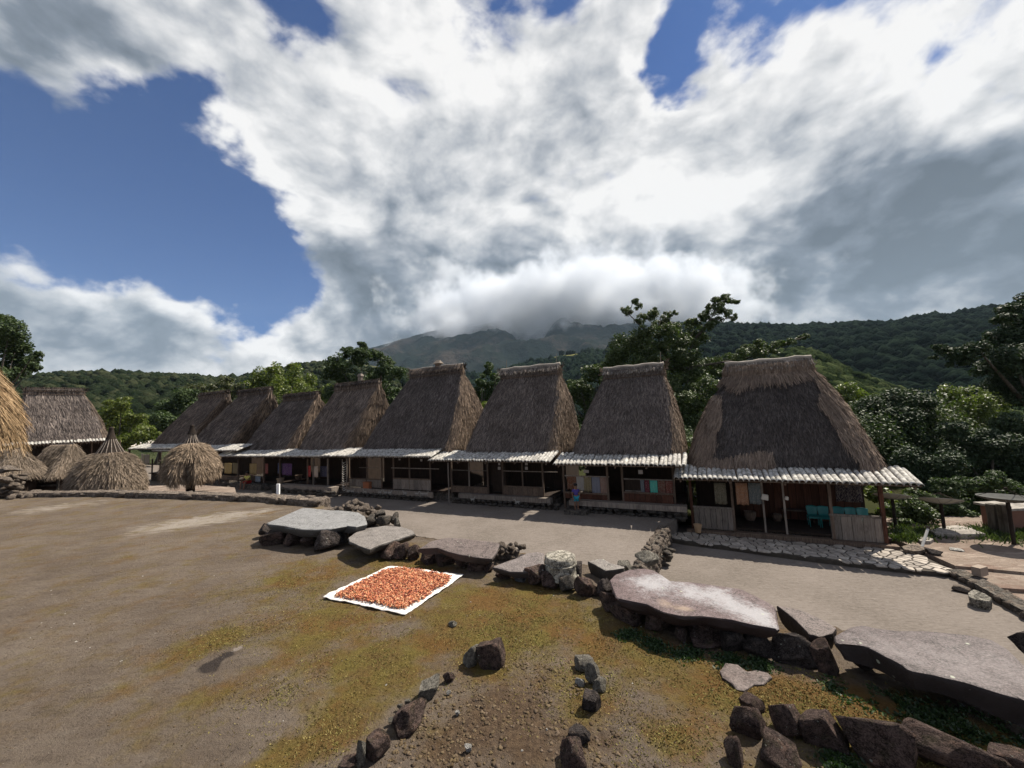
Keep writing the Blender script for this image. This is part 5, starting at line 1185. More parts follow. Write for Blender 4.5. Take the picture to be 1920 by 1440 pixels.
slab('flat_stone', 'flat pinkish stone sunk in the moss in front of the long slabs', zF([(880, 905), (920, 855), (1010, 868), (1080, 915), (1150, 900), (1230, 920), (1262, 955), (1200, 1010), (1130, 1010), (1060, 1055), (1000, 1040), (960, 1000), (900, 960)]), .012, .06, SM_C, seed=11, cat='stone')

def boulder(bx, by, wpx, hpx, label, material=None, z=0., seed=None, cuts=9, dfac=.8, rz=None, tilt=(0, 0), wide=1., name='boulder', cat='boulder', noise_=.06, over=0):
    seed = seed or int(bx*7+by); p = G(bx, by, z); dpt = float((p-CAM) @ _F); w_ = wpx/FPX*dpt*.94; h_ = hpx/FPX*dpt*.9
    dep = w_*dfac; me = rock_mesh(seed, cuts=cuts, noise_=noise_, depth=.36); o = link(name, me, material or M_ROCK)
    hd = p[:2]/np.linalg.norm(p[:2]); q = p[:2]+hd*dep*.45; o.location = (q[0], q[1], z+h_*.40+over); o.scale = (w_*wide*1.02, dep, h_*1.15)
    o.rotation_euler = (tilt[0], tilt[1], math.atan2(hd[1], hd[0])-math.pi/2+(rz or 0)); tag(o, label, cat); return o
# supports under the slabs: parts of one dry-stone edging
edge_c = G(900, 1070); edging = thing('stone_edging', edge_c, 'dry-stone edging of dark rough stones that carries the slabs along the plaza rim', 'stone edging')
def est(bx, by, w_, h_, m=None, dfac=1.1):
    p = G(bx, by, 0); dpt = float((p-CAM) @ _F); W_, H_ = w_/FPX*dpt, h_/FPX*dpt; hd = p[:2]/np.linalg.norm(p[:2]); q = p[:2]+hd*W_*dfac*.4
    o = copy_of(rock_mesh(int(bx*3+by), sub=3, cuts=9, noise_=.07, depth=.36), 'stone', edging, (q[0]-edge_c[0], q[1]-edge_c[1], H_*.42), (random.uniform(-.1, .1), random.uniform(-.1, .1), random.uniform(-.25, .25)), (W_*1.12, W_*dfac, H_*1.15)); o.data.materials.append(m or M_ROCK)
for t in [(499, 1008, 24, 26, M_ROCKD), (519, 1021, 42, 24), (548, 1023, 26, 22), (578, 1026, 34, 26), (656, 1010, 26, 30, M_ROCKD), (679, 1018, 26, 26, M_ROCKD), (704, 1040, 34, 24), (731, 1050, 36, 28), (755, 1050, 26, 30), (776, 1052, 22, 28), (804, 1058, 30, 32), (834, 1061, 40, 22), (830, 1044, 28, 16), (852, 1046, 20, 12), (869, 1067, 32, 22), (896, 1070, 36, 28), (916, 1075, 20, 16), (1006, 1100, 40, 34), (1032, 1105, 30, 28), (1096, 1122, 30, 36), (1116, 1118, 18, 18), (1135, 1122, 30, 32, M_ROCKD), (1148, 1150, 36, 32), (1176, 1171, 60, 34), (1235, 1190, 46, 40), (1277, 1206, 22, 24), (1322, 1208, 84, 34), (1375, 1224, 40, 34, M_ROCKD), (1420, 1236, 46, 36, M_ROCKD), (1210, 1150, 40, 40, M_ROCKD), (1290, 1175, 60, 40, M_ROCKD), (1080, 1090, 30, 30, M_ROCKD), (985, 1070, 40, 20, M_ROCKD), (730, 1020, 60, 26, M_ROCKD), (600, 1008, 70, 26, M_ROCKD), (540, 1003, 60, 24, M_ROCKD), (1170, 1075, 30, 20, M_ROCKL), (1215, 1062, 40, 22, M_ROCKL), (1620, 1262, 40, 40, M_ROCKD), (1760, 1300, 60, 30, M_ROCKD), (1660, 1235, 60, 36, M_ROCKD)]: est(*t)
boulder(616, 1034, 52, 42, 'smooth dark grey boulder with a sunlit right side, in front of the grey slab', M_ROCKD, seed=21, cuts=7)
boulder(945, 1089, 36, 24, 'wedge-shaped dark rock at the foot of the speckled slab', seed=22, cuts=12)
boulder(977, 1092, 25, 26, 'small blue-grey rounded rock left of the drum', rock_mat('rock_bluegrey', (.10, .105, .115), (.17, .175, .185)), seed=23)
boulder(1067, 1112, 38, 32, 'dark stone with pale green lichen rosettes under the drum', rock_mat('rock_lichen', (.05, .045, .04), (.10, .09, .08), (.42, .46, .36), 1., 1.2), seed=24)
boulder(1490, 1250, 76, 60, 'broad upright dark plate leaning below the reddish slab', M_ROCKD, seed=25, cuts=6, dfac=.35, tilt=(-.25, 0))
boulder(1548, 1262, 46, 66, 'narrow upright brown stone standing beside the dark plate', seed=31, cuts=8, dfac=.4, tilt=(-.08, .05), noise_=.03)
boulder(1900, 1168+12, 60, 30, 'dark rough rock behind the violet slab at the right edge', M_ROCKD, z=0., seed=27) if False else None
p = G(637, 1019); pil = MB(); pil.box((0, 0, .18), (.20, .19, .36), .15, taper=.96); me = pil.mesh('squat_pillar'); o = link('squat_pillar', me, M_ROCKD, None, p+np.array([0, .12, -.01])); md = o.modifiers.new('b', 'BEVEL'); md.width = .012; md.segments = 2; tag(o, 'squat square stone pillar in front of the large grey slab', 'pillar')
o = boulder(745, 992, 13, 24, 'small pointed stone standing upright on the courtyard rim', M_ROCKL, seed=41, cuts=10, dfac=.7, name='standing_stone', cat='standing stone')
pts = [(0, 0, .08, .42, .34, .20)]+[(random.gauss(0, .13), random.gauss(-.02, .09), random.uniform(.1, .2), .09, .08, .07) for _ in range(46)]
pile('pebble_lump', 'round lump studded with pale pebbles behind the tilted dark slab', G(950, 1046), pts, R_WALL, 'stone', 'pebble')
# carved drum
dc = G(1050, 1041, .345); dr = thing('stone_drum', (dc[0], dc[1], .06), 'round mossy carved stone drum with a raised band, standing on rough stones', 'stone drum')
M_DRUM = rock_mat('drum_stone', (.17, .155, .125), (.36, .335, .28), (.06, .055, .045), .9, 2.2)
def ringy(prof, n=48, wob=.012):
    V = []; F = []
    for i, (r, z) in enumerate(prof):
        for k in range(n): a = 2*math.pi*k/n; q = r*(1+wob*math.sin(a*5+i*.7)+wob*.7*math.sin(a*11+i)); V.append((q*math.cos(a), q*math.sin(a), z+.004*math.sin(a*4+i)))
    for i in range(len(prof)-1):
        for k in range(n): a, b = i*n+k, i*n+(k+1) % n; F.append((a, b, b+n, a+n))
    return V, F
b = MB(); b.add(*ringy([(.01, .01), (.205, .0), (.232, .012), (.228, .03), (.20, .04), (.198, .12), (.20, .175), (.202, .205), (.203, .255), (.195, .28), (.185, .287), (.10, .283), (.005, .286)])); b.build('drum_body', M_DRUM, dr, smooth=True)
b = MB(); b.add(*ringy([(.198, .178), (.216, .181), (.217, .194), (.20, .198)])); b.build('raised_band', M_DRUM, dr, smooth=True)

# near loose stones, each one its own thing
boulder(885, 1253, 32, 44, 'leaning grey stone touching its darker neighbour near the middle of the moss', M_ROCKL, seed=51, tilt=(0, .25))
boulder(922, 1258, 60, 52, 'squarish dark stone with a flat grey top near the middle of the moss', M_ROCK, seed=52, cuts=7)
boulder(842, 1282, 24, 20, 'small brown rounded stone between the square stone and the pale flat one', M_ROCK, seed=53)
boulder(803, 1322, 40, 30, 'thin grey flat stone lying pointed end away', M_ROCKL, seed=54, dfac=1.6, rz=-.6)
boulder(772, 1378, 48, 44, 'long rough brown stone with a white lichen spot, lower centre', M_ROCK, seed=55, dfac=1.9, rz=-.55)
boulder(708, 1426, 50, 44, 'round-faced brown stone with lichen near the bottom edge', M_ROCK, seed=56, cuts=6)
boulder(677, 1434, 20, 46, 'narrow upright mossy stone hugging the round-faced one', M_ROCKL, seed=57)
boulder(655, 1446, 40, 16, 'low brown stone cut by the bottom edge, left of centre', M_ROCK, seed=58)
boulder(1098, 1262, 44, 26, 'arched lichen-grey stone at the top of the right stone row', M_ROCKL, seed=59, tilt=(0, -.2))
boulder(1112, 1288, 30, 46, 'upright lichen-grey stone just below the arched one', M_ROCKL, seed=60)
boulder(1125, 1304, 28, 30, 'pale mottled stone third in the right stone row', M_ROCKL, seed=61)
boulder(1110, 1341, 40, 42, 'ribbed dark grey round stone in the right stone row', M_ROCKD, seed=62, noise_=.1)
boulder(1088, 1402, 46, 28, 'flat dark brown stone with a pale crack near the bottom right of centre', M_ROCKD, seed=63)
boulder(1076, 1450, 54, 54, 'large rounded brown stone cut by the bottom edge, right of centre', M_ROCK, seed=64)
boulder(1412, 1345, 46, 34, 'dark stone at the back of the bottom-right stone ring', M_ROCK, seed=65)
boulder(1404, 1392, 66, 64, 'big angular stone forming the left corner of the bottom-right ring', M_ROCK, seed=66, cuts=12, dfac=.7)
boulder(1378, 1445, 34, 60, 'slim brown stone at the lower left of the bottom-right ring', M_ROCK, seed=67, cuts=11)
boulder(1466, 1462, 70, 60, 'slanting plate inside the bottom-right ring', M_ROCK, seed=68, dfac=1.1, tilt=(-.5, .3), cuts=6)
boulder(1477, 1388, 58, 62, 'ridged dark stone with a white lichen dot in the bottom-right ring', M_ROCK, seed=69, cuts=10)
boulder(1548, 1415, 80, 74, 'blocky brown stone with moss at its foot in the bottom-right ring', M_ROCK, seed=70, cuts=7)
boulder(1648, 1445, 122, 96, 'largest angular stone of the bottom-right ring, with a slanting top', M_ROCK, seed=73, cuts=8, dfac=.6)
boulder(1785, 1462, 172, 74, 'long low stone with green lichen patches at the bottom right', M_ROCK, seed=72, dfac=.45, cuts=9)
boulder(1905, 1462, 80, 44, 'small dark stone in the bottom right corner', M_ROCK, seed=74)
for x, y, s, lb in ((750, 1330, 11, 'small grey pebble left of the thin flat stone'), (765, 1322, 12, 'grey pebble close to the thin flat stone'), (735, 1358, 14, 'grey pebble left of the long brown stone'), (858, 1343, 11, 'white pebble on bare soil inside the stone rows'), (878, 1410, 15, 'whitish flat pebble near the bottom centre'), (841, 1303, 10, 'white pebble right of the thin flat stone'), (808, 1292, 10, 'white pebble at the tip of the thin flat stone'), (849, 1180, 18, 'small pink-grey stone on the moss below the drying cloth'), (1088, 1290, 20, 'whitish stone chip by the arched stone')):
    boulder(x, y, s, s*.8, lb, M_PALE if 'whit' in lb else M_ROCKL, name='pebble', cat='pebble', seed=int(x))
# white marker post on the parapet
p = G(514, 938)+np.array([0, .2, .15]); o = MB().box((0, 0, .15), (.085, .06, .32)).build('marker_post', flat('white_paint', (.75, .74, .72), .6), None, p); tag(o, 'short white marker post on the low parapet', 'post')

# ------------------------------------------------------------------ drying cloth with mace
zc = lambda L: [(600+x/6.857, 1050+y/6.857) for x, y in L]
cn = [G(*q)[:2] for q in zc([(25, 500), (900, 92), (1842, 215), (1095, 732)])]
nu, nv = 60, 46; V = []; uv = []
for j in range(nv+1):
    for i in range(nu+1):
        u, v = i/nu, j/nv; p = cn[0]*(1-u)*(1-v)+cn[1]*(1-u)*v+cn[2]*u*v+cn[3]*u*(1-v); V.append([p[0], p[1], 0]); uv.append((u, v))
V = np.array(V); uv = np.array(uv); e = np.minimum.reduce([uv[:, 0], 1-uv[:, 0], uv[:, 1], 1-uv[:, 1]])
V[:, 2] = .02 + vnoise(V*[1, 1, 0], 6, 3, 3)*.010 + np.clip(1-e/.06, 0, 1)*(vnoise(V*[1, 1, 0], 14, 9, 2)*.5+.35)*.03
ctr = V[:, :2].mean(0); V[:, :2] += (V[:, :2]-ctr)*(vnoise(V*[1, 1, 0]+3, 3.5, 5, 2)*.03*np.clip(1-e/.1, 0, 1))[:, None]
F = [(j*(nu+1)+i, j*(nu+1)+i+1, (j+1)*(nu+1)+i+1, (j+1)*(nu+1)+i) for j in range(nv) for i in range(nu)]
def f_cl(k, b):
    p = pos(k); n = k.noise(p, 9, 5, .7); c = k.mix(k.mr(n, .5, .68, 0, .5), (.66, .63, .59), (.44, .31, .24)); bump(k, b, k.noise(p, 30, 4), .3, .01); return c
me = mesh_np('drying_cloth', V, np.array(F), True); o = link('drying_cloth', me, mat('sack_cloth', f_cl, .85, .2)); md = o.modifiers.new('s', 'SOLIDIFY'); md.thickness = .006; tag(o, 'white plastic sack cloth spread on the moss with orange mace drying on it', 'cloth')
MP = [tuple(G(*q)[:2]) for q in zc([(190, 490), (330, 420), (420, 365), (640, 268), (830, 170), (1000, 135), (1280, 165), (1340, 200), (1440, 190), (1690, 250), (1660, 300), (1600, 350), (1500, 390), (1430, 420), (1400, 480), (1290, 540), (1080, 655), (950, 645), (800, 600), (480, 540)])]
A_ = np.array(MP); N = 13000; X = rng.uniform(A_[:, 0].min(), A_[:, 0].max(), N); Y = rng.uniform(A_[:, 1].min(), A_[:, 1].max(), N); k = inpoly(X+rng.normal(size=N)*.018, Y+rng.normal(size=N)*.018, MP); X, Y = X[k], Y[k]; N = len(X)
# each blade of mace: a small curled strip
t = np.linspace(-1, 1, 4); ang = rng.random(N)*6.28; Ls = (.008+rng.random(N)*.012); cv = rng.normal(size=N)*.8; hh = .032+rng.random(N)*.022; wd = .004+rng.random(N)*.0045
Vs = np.zeros((N, 8, 3))
for a, tv in enumerate(t):
    lx_ = tv*Ls; ly_ = (tv*tv)*Ls*cv*.6; lz_ = hh+(tv*tv)*.008*rng.normal(size=N)
    for s_, sg in enumerate((-1, 1)):
        yy = ly_+sg*wd*(1-.4*tv*tv); Vs[:, a*2+s_, 0] = X+lx_*np.cos(ang)-yy*np.sin(ang); Vs[:, a*2+s_, 1] = Y+lx_*np.sin(ang)+yy*np.cos(ang); Vs[:, a*2+s_, 2] = lz_+(.004 if sg > 0 else -.003)
Fb = np.array([(0, 1, 3, 2), (2, 3, 5, 4), (4, 5, 7, 6)]); Fm = (Fb[None]+(np.arange(N)*8)[:, None, None]).reshape(-1, 4)
def f_mace(k, b):
    return ramp3(k, island(k), [(0, (.09, .022, .018)), (.2, (.24, .055, .03)), (.5, (.44, .14, .062)), (.8, (.54, .23, .11)), (1, (.56, .36, .2))])
o = link('drying_mace', mesh_np('drying_mace', Vs.reshape(-1, 3), Fm), mat('mace', f_mace, .6, .3)); o.modifiers.new('s', 'SOLIDIFY').thickness = .004; tag(o, 'orange-red curled mace pieces spread to dry on the white cloth', kind='stuff')

# ------------------------------------------------------------------ soil clods, moss tufts, herbs
def scatter(name, label, N, polypx, size, material, base=ICO0, flat_=.6, zoff=0., sig=.0, bias=2.):
    Pp = [tuple(G(*q)[:2]) for q in polypx]; A_ = np.array(Pp); X = rng.uniform(A_[:, 0].min(), A_[:, 0].max(), N*3); Y = rng.uniform(A_[:, 1].min(), A_[:, 1].max(), N*3)
    cl_ = vnoise(np.c_[X, Y, X*0], 2.6, 7, 3); k = inpoly(X, Y, Pp) & (rng.random(len(X)) < np.clip(.35+cl_*bias, .05, 1)); X, Y = X[k][:N], Y[k][:N]; N = len(X)
    s = size*(.35+rng.random(N)**3*1.6); V0, F0 = base; V = V0[None]*s[:, None, None]*(1+.9*(rng.random((N, len(V0), 1))-.5)); V[:, :, 2] *= flat_; V[:, :, 0] += X[:, None]; V[:, :, 1] += Y[:, None]; V[:, :, 2] += plaza_z(X, Y)[:, None]+zoff
    F = F0[None]+(np.arange(N)*len(V0))[:, None, None]; o = link(name, mesh_np(name, V.reshape(-1, 3), F.reshape(-1, 3)), material); tag(o, label, kind='stuff')
scatter('soil_clods', 'dark clods of dug soil between the near stones', 2200, [(700, 1440), (790, 1330), (880, 1270), (980, 1240), (1090, 1270), (1110, 1340), (1240, 1440), (1200, 1500), (640, 1500)], .0085, M_CLOD, base=ICO1)
scatter('plaza_grit', 'loose grit and crumbs scattered over the plaza', 5000, [(-60, 1460), (0, 1180), (500, 1100), (1100, 1150), (1400, 1260), (1920, 1400), (1920, 1480)], .005, M_CLOD, bias=1.6)
scatter('pale_gravel', 'tiny pale pebbles scattered over the plaza', 260, [(-60, 1460), (0, 1100), (500, 1040), (1000, 1100), (1400, 1240), (1920, 1400), (1920, 1480)], .0065, M_PALE, bias=.8)
def tufts(name, label, blobs_, N, L, W, material, up=.8):
    tot = sum(b[2] for b in blobs_); Ps = []
    for (x, y, r) in blobs_: n = int(N*r/tot); c = G(x, y); Ps.append(np.c_[c[0]+rng.normal(size=n)*r*.55, c[1]+rng.normal(size=n)*r*.45])
    P = np.concatenate(Ps); k = inpoly(P[:, 0], P[:, 1], PBW) & (vnoise(np.c_[P, P[:, 0]*0], 5, 3, 3)+rng.random(len(P))*.6 > .1); P = P[k]; n = len(P); z = plaza_z(P[:, 0], P[:, 1]); B3 = np.c_[P, z]
    d = rng.normal(size=(n, 3))*.8; d[:, 2] = up; d /= np.linalg.norm(d, axis=1)[:, None]; nr_ = np.cross(d, rng.normal(size=(n, 3))); nr_ /= np.linalg.norm(nr_, axis=1)[:, None]
    V, F = blades(B3, d, nr_, L, W, 0, .1, wob=0); o = link(name, mesh_np(name, V, F), material); tag(o, label, kind='stuff')
M_MOSS = mat('moss_tuft', lambda k, b: k.mix(k.mr(k.noise(pos(k), 1.6, 5, .65), .38, .64), ramp3(k, island(k), [(0, (.085, .060, .022)), (.6, (.155, .115, .042)), (1, (.26, .20, .085))]), ramp3(k, island(k), [(0, (.085, .082, .024)), (.6, (.145, .135, .038)), (1, (.23, .205, .07))])), .9, .1)
tufts('moss_tufts', 'short olive and yellow moss tufts on the plaza', [(760, 1060, .9), (640, 1150, .9), (980, 1130, 1.0), (900, 1190, .9), (1150, 1200, .7), (700, 1250, .7), (450, 1190, .5), (1350, 1290, .7), (1100, 1300, .5), (620, 1370, .4), (1550, 1330, .6), (1800, 1420, .5), (1250, 1400, .35), (560, 1090, .7), (520, 1300, .4), (1000, 1200, .8), (1450, 1290, .5), (1680, 1380, .4)], 60000, .011, .006, M_MOSS, .5)
tufts('green_herbs', 'low green herbs growing in the shade under the slabs', [(1180, 1190, .12), (1230, 1208, .13), (1290, 1222, .14), (1360, 1235, .14), (1430, 1245, .12), (1580, 1290, .12), (1630, 1310, .16), (1700, 1335, .18), (1780, 1355, .18), (1860, 1375, .2), (1560, 1425, .08), (1590, 1440, .1)], 11000, .022, .014, L_HERB, .6)

# ------------------------------------------------------------------ trees and bushes
def tree(name, label, depth, clumps, material, leafpx=4.6, dens=1., base=None, zbase=-4., limbs=None, trunk_r=.3, flat_=.75, cat='tree', sub=6, group=None, lsc=1., gaps=.55):
    cs = [];
    for q in clumps:
        dd = depth*(q[3] if len(q) > 3 else 1.) * random.uniform(.96, 1.05); c = Wd(q[0], q[1], dd); dist = float((c-CAM) @ _F); qs = q[2]*(1.25 if q[2] < 17 else 1); cs.append((c, qs/FPX*dist, qs, dist))
    if base is None: b0 = min(cs, key=lambda k: k[0][2])[0]; b0 = np.array([b0[0], b0[1], zbase])
    else: b0 = Wd(base[0], base[1], depth); b0[2] = zbase
    root = thing(name, b0, label, cat, group); Vs = []; Fs = []; off = 0
    for (c, r, rp, dist) in cs:
        ns = max(4, int(1.7*sub*(rp/22)**1.3)); n_total = int(rp*rp*2.3*dens); 
        dirs = rng.normal(size=(ns, 3)); dirs /= np.linalg.norm(dirs, axis=1)[:, None]; sc_ = c + dirs*r*np.array([.72, .72, .6*flat_/.75])*(.6+.4*rng.random((ns, 1))); sr = r*(.34+.24*rng.random(ns))
        w_ = sr**2; w_ /= w_.sum(); cnt = (n_total*w_).astype(int)+4; P = []; Nn = []
        for k in range(ns):
            d = rng.normal(size=(cnt[k], 3)); d /= np.linalg.norm(d, axis=1)[:, None]; d[:, 2] = np.where(rng.random(cnt[k]) < .35, np.abs(d[:, 2]), d[:, 2])
            rad = sr[k]*(gaps+(1.05-gaps)*rng.random((cnt[k], 1))**.6); P.append(sc_[k]+d*rad*np.array([1, 1, flat_])); Nn.append(d)
        P = np.concatenate(P); Nn = np.concatenate(Nn); n = len(P); nn = Nn*.6+rng.normal(size=(n, 3))*.55+np.array([0, 0, .45]); nn /= np.linalg.norm(nn, axis=1)[:, None]
        t = np.cross(nn, rng.normal(size=(n, 3))); t /= np.linalg.norm(t, axis=1)[:, None]; s_ = np.cross(nn, t); L = (leafpx/FPX*dist*.5*(.55+.9*rng.random(n)))[:, None]*lsc; W2 = L*.55
        V = np.stack([P-t*L, P+s_*W2-nn*L*.15, P+t*L, P-s_*W2-nn*L*.15], 1).reshape(-1, 3)-b0; Vs.append(V); Fs.append(np.arange(n*4).reshape(n, 4)+off); off += n*4
    link('crown', mesh_np('crown', np.concatenate(Vs), np.concatenate(Fs)), material, root)
    tb = MB(); cen = sum(c for c, *_ in cs)/len(cs); fork = np.array([b0[0]*.4+cen[0]*.6, b0[1]*.5+cen[1]*.5, b0[2]+(cen[2]-b0[2])*.62]) if limbs is None else Wd(limbs[0][0], limbs[0][1], depth)
    mid = (b0+fork)/2+np.array([.15, 0, 0]); tb.tube([b0-b0, mid-b0, fork-b0], [trunk_r, trunk_r*.8, trunk_r*.62], 9)
    if limbs:
        for lm in limbs[1:]:
            pts = [Wd(x, y, depth)-b0 for x, y in lm]; tb.tube(pts, list(np.linspace(trunk_r*.42, trunk_r*.07, len(pts))), 7)
    for (c, r, rp, dist) in sorted(cs, key=lambda k: -k[2])[:10 if limbs is None else 14]:
        e = c-b0; f = fork-b0; m = f*.5+e*.5+np.array([random.uniform(-.2, .2), 0, -.1*r]); tb.tube([f, m, e], [trunk_r*.34, trunk_r*.2, trunk_r*.07], 6)
    tb.build('trunk', M_BARK, root, smooth=True); return root
GF = 'trees behind the village'
tree('spreading_tree', 'dark spreading tree at the far left above the broad house', 40, [(0, 645, 40), (40, 682, 26), (-35, 620, 46), (18, 622, 26), (58, 690, 16), (8, 700, 28), (-60, 690, 40), (-10, 600, 26), (62, 668, 12), (30, 655, 22)], L_DARK, base=(-30, 800), trunk_r=.4)
tree('leafy_tree', 'yellow-green bushy tree between the broad left house and the row', 44, [(215, 778, 26), (240, 800, 28), (195, 800, 24), (272, 815, 24), (228, 757, 15), (205, 760, 12), (255, 785, 18), (180, 825, 22), (225, 828, 24)], L_YEL)
tree('dark_tree', 'dark green tree behind the farthest house of the row', 56, [(320, 765, 24), (350, 748, 26), (300, 790, 26), (335, 792, 28), (372, 760, 22), (285, 810, 20)], L_DARK)
tree('olive_tree', 'olive-green tree rising above the two farthest ridges', 60, [(385, 735, 22), (412, 724, 18), (440, 735, 22), (365, 738, 16), (430, 718, 12), (405, 750, 24)], L_OLIVE)
tree('bamboo_clump', 'yellowish bamboo clump behind the third and fourth farthest ridges', 60, [(490, 712, 20), (520, 704, 20), (548, 710, 22), (578, 724, 20), (530, 732, 28), (470, 726, 18), (606, 738, 16), (512, 692, 9), (545, 693, 9), (570, 745, 26), (485, 745, 26)], L_YEL, leafpx=4, flat_=1.1)
tree('broadleaf_tree', 'large dark broad-crowned tree behind the ridge with the small block figure', 45, [(635, 682, 24), (676, 668, 26), (720, 690, 24), (655, 712, 26), (700, 718, 30), (735, 735, 22), (622, 738, 20), (678, 650, 10), (742, 702, 16), (690, 750, 30), (620, 700, 14), (650, 660, 12), (705, 668, 14), (745, 755, 20)], L_DARK, base=(685, 850), trunk_r=.35)
tree('pointed_tree', 'small pointed dark tree in the gap left of the house with the two balustrades', 38, [(912, 692, 12), (905, 712, 17), (924, 728, 20), (893, 735, 17), (915, 752, 26), (885, 765, 22), (940, 755, 16), (932, 705, 10)], L_DARK)
tree('flowering_bush', 'pale yellow-green bush at the foot of the small pointed tree', 33, [(905, 762, 15), (898, 778, 13), (918, 776, 14), (903, 800, 22)], L_YEL)
tree('round_tree', 'mid-green leafy tree between the two pale ridges', 36, [(1112, 700, 22), (1088, 725, 22), (1128, 690, 12), (1105, 745, 28), (1120, 780, 28), (1075, 720, 12), (1138, 712, 16), (1100, 800, 30), (1072, 745, 14)], L_MID)
tree('great_tree', 'tallest tree with bare upper limbs and one long branch reaching right, behind the nearest houses', 30,
     [(1165, 650, 30), (1155, 680, 30), (1195, 640, 28), (1187, 690, 32), (1215, 662, 30), (1150, 705, 24), (1188, 561, 9), (1178, 585, 9), (1196, 575, 8), (1202, 598, 12), (1172, 580, 8), (1224, 592, 13), (1240, 602, 16), (1215, 618, 20), (1250, 625, 24), (1280, 640, 26), (1298, 620, 16), (1310, 600, 13), (1322, 592, 11), (1335, 583, 12), (1350, 560, 13), (1368, 560, 11), (1358, 588, 12), (1340, 600, 12), (1374, 595, 8), (1378, 568, 7), (1232, 583, 9), (1252, 590, 8), (1266, 587, 6), (1262, 616, 14), (1326, 575, 8), (1344, 573, 10), (1290, 605, 10), (1325, 612, 12), (1310, 640, 20),
      (1265, 680, 32), (1308, 690, 32), (1338, 682, 24), (1362, 676, 18), (1388, 668, 16), (1412, 662, 15), (1432, 656, 13), (1450, 652, 12), (1468, 646, 11), (1484, 641, 9), (1498, 636, 8), (1510, 631, 6), (1400, 654, 10), (1425, 645, 9), (1375, 690, 14), (1290, 740, 34, .93), (1325, 760, 26, .93), (1280, 790, 34, .93), (1335, 722, 24, .93), (1300, 715, 34, .93), (1255, 720, 30, .95), (1240, 690, 28), (1310, 800, 30, .93), (1350, 705, 18), (1300, 765, 34, .92), (1275, 750, 30, .92), (1290, 670, 26, .95), (1250, 650, 22, .96)],
     L_MID, leafpx=4.0, base=(1284, 850), limbs=[(1292, 690), [(1292, 700), (1290, 660), (1318, 620), (1340, 585), (1362, 560)], [(1292, 690), (1350, 680), (1420, 668), (1470, 645), (1510, 631)], [(1288, 700), (1240, 660), (1205, 615), (1180, 590), (1188, 560)], [(1290, 760), (1320, 735), (1370, 710)], [(1300, 640), (1330, 600), (1375, 597)], [(1240, 660), (1232, 620), (1240, 595)]], trunk_r=.24, gaps=.3)
tree('glossy_tree', 'dark glossy round tree right behind the patched roof', 24, [(1640, 770, 34), (1690, 745, 30), (1725, 758, 28), (1680, 790, 42), (1742, 785, 22), (1660, 835, 46), (1712, 840, 42), (1618, 795, 18), (1640, 880, 40), (1600, 840, 26), (1765, 800, 14)], L_GLOSS, leafpx=5)
tree('yellow_tree', 'small yellow-green tree just right of the patched ridge', 60, [(1590, 732, 20), (1565, 742, 18), (1610, 745, 16), (1585, 760, 24), (1545, 760, 18)], L_YEL)
tree('bamboo_clump', 'soft yellow-green bamboo thicket between the dark trees on the right', 42, [(1790, 770, 28), (1765, 790, 24), (1810, 745, 22), (1840, 760, 24), (1800, 800, 30), (1850, 790, 24), (1780, 740, 16), (1870, 750, 28)], L_YEL, flat_=1.)
tree('overhanging_tree', 'big dark tree overhanging from the right edge', 21, [(1905, 580, 24), (1925, 612, 36), (1872, 642, 28), (1830, 652, 22), (1785, 660, 18), (1762, 655, 11), (1900, 672, 40), (1850, 690, 22), (1940, 560, 24), (1880, 603, 16), (1950, 650, 60), (1885, 720, 30), (1808, 668, 16), (1990, 700, 60), (1930, 740, 36), (1790, 680, 10), (1752, 668, 6)], L_GLOSS, leafpx=5, base=(2030, 950), trunk_r=.4)
tree('dark_thicket', 'dense dark glossy thicket behind the satellite dishes', 19, [(1760, 870, 42), (1812, 850, 42), (1860, 832, 36), (1900, 800, 32), (1780, 930, 40), (1850, 900, 48), (1905, 880, 42), (1830, 955, 36), (1785, 815, 28), (1720, 900, 30), (1905, 940, 40), (1870, 975, 34), (1760, 975, 28), (1960, 850, 60), (1960, 940, 50), (1700, 860, 28)], L_GLOSS, leafpx=5, dens=1.1)
tree('low_thicket', 'low dark green thicket right behind the yard and its platform', 15.2, [(1770, 950, 30), (1800, 965, 24), (1830, 955, 28), (1860, 968, 24), (1890, 955, 30), (1925, 965, 30), (1750, 985, 14), (1785, 982, 14), (1815, 984, 14), (1845, 985, 14), (1880, 988, 16), (1915, 990, 16), (1800, 935, 26), (1850, 930, 28), (1740, 960, 24), (1970, 960, 40), (1775, 915, 22), (1815, 910, 24), (1865, 905, 24), (1900, 925, 30), (1730, 985, 12), (1765, 965, 20), (1835, 975, 18), (1870, 985, 16), (1900, 975, 20), (1960, 990, 30), (2000, 940, 50)], L_DARK, dens=1.3, leafpx=5, zbase=-2.3, trunk_r=.06)
tree('leafy_bush', 'green bush beside the right end of the nearest verandah', 14.2, [(1700, 950, 30), (1732, 968, 24), (1692, 982, 18), (1722, 932, 20), (1672, 955, 12), (1745, 945, 14), (1710, 985, 20)], L_MID, leafpx=6, zbase=-2.3, trunk_r=.05, cat='bush')
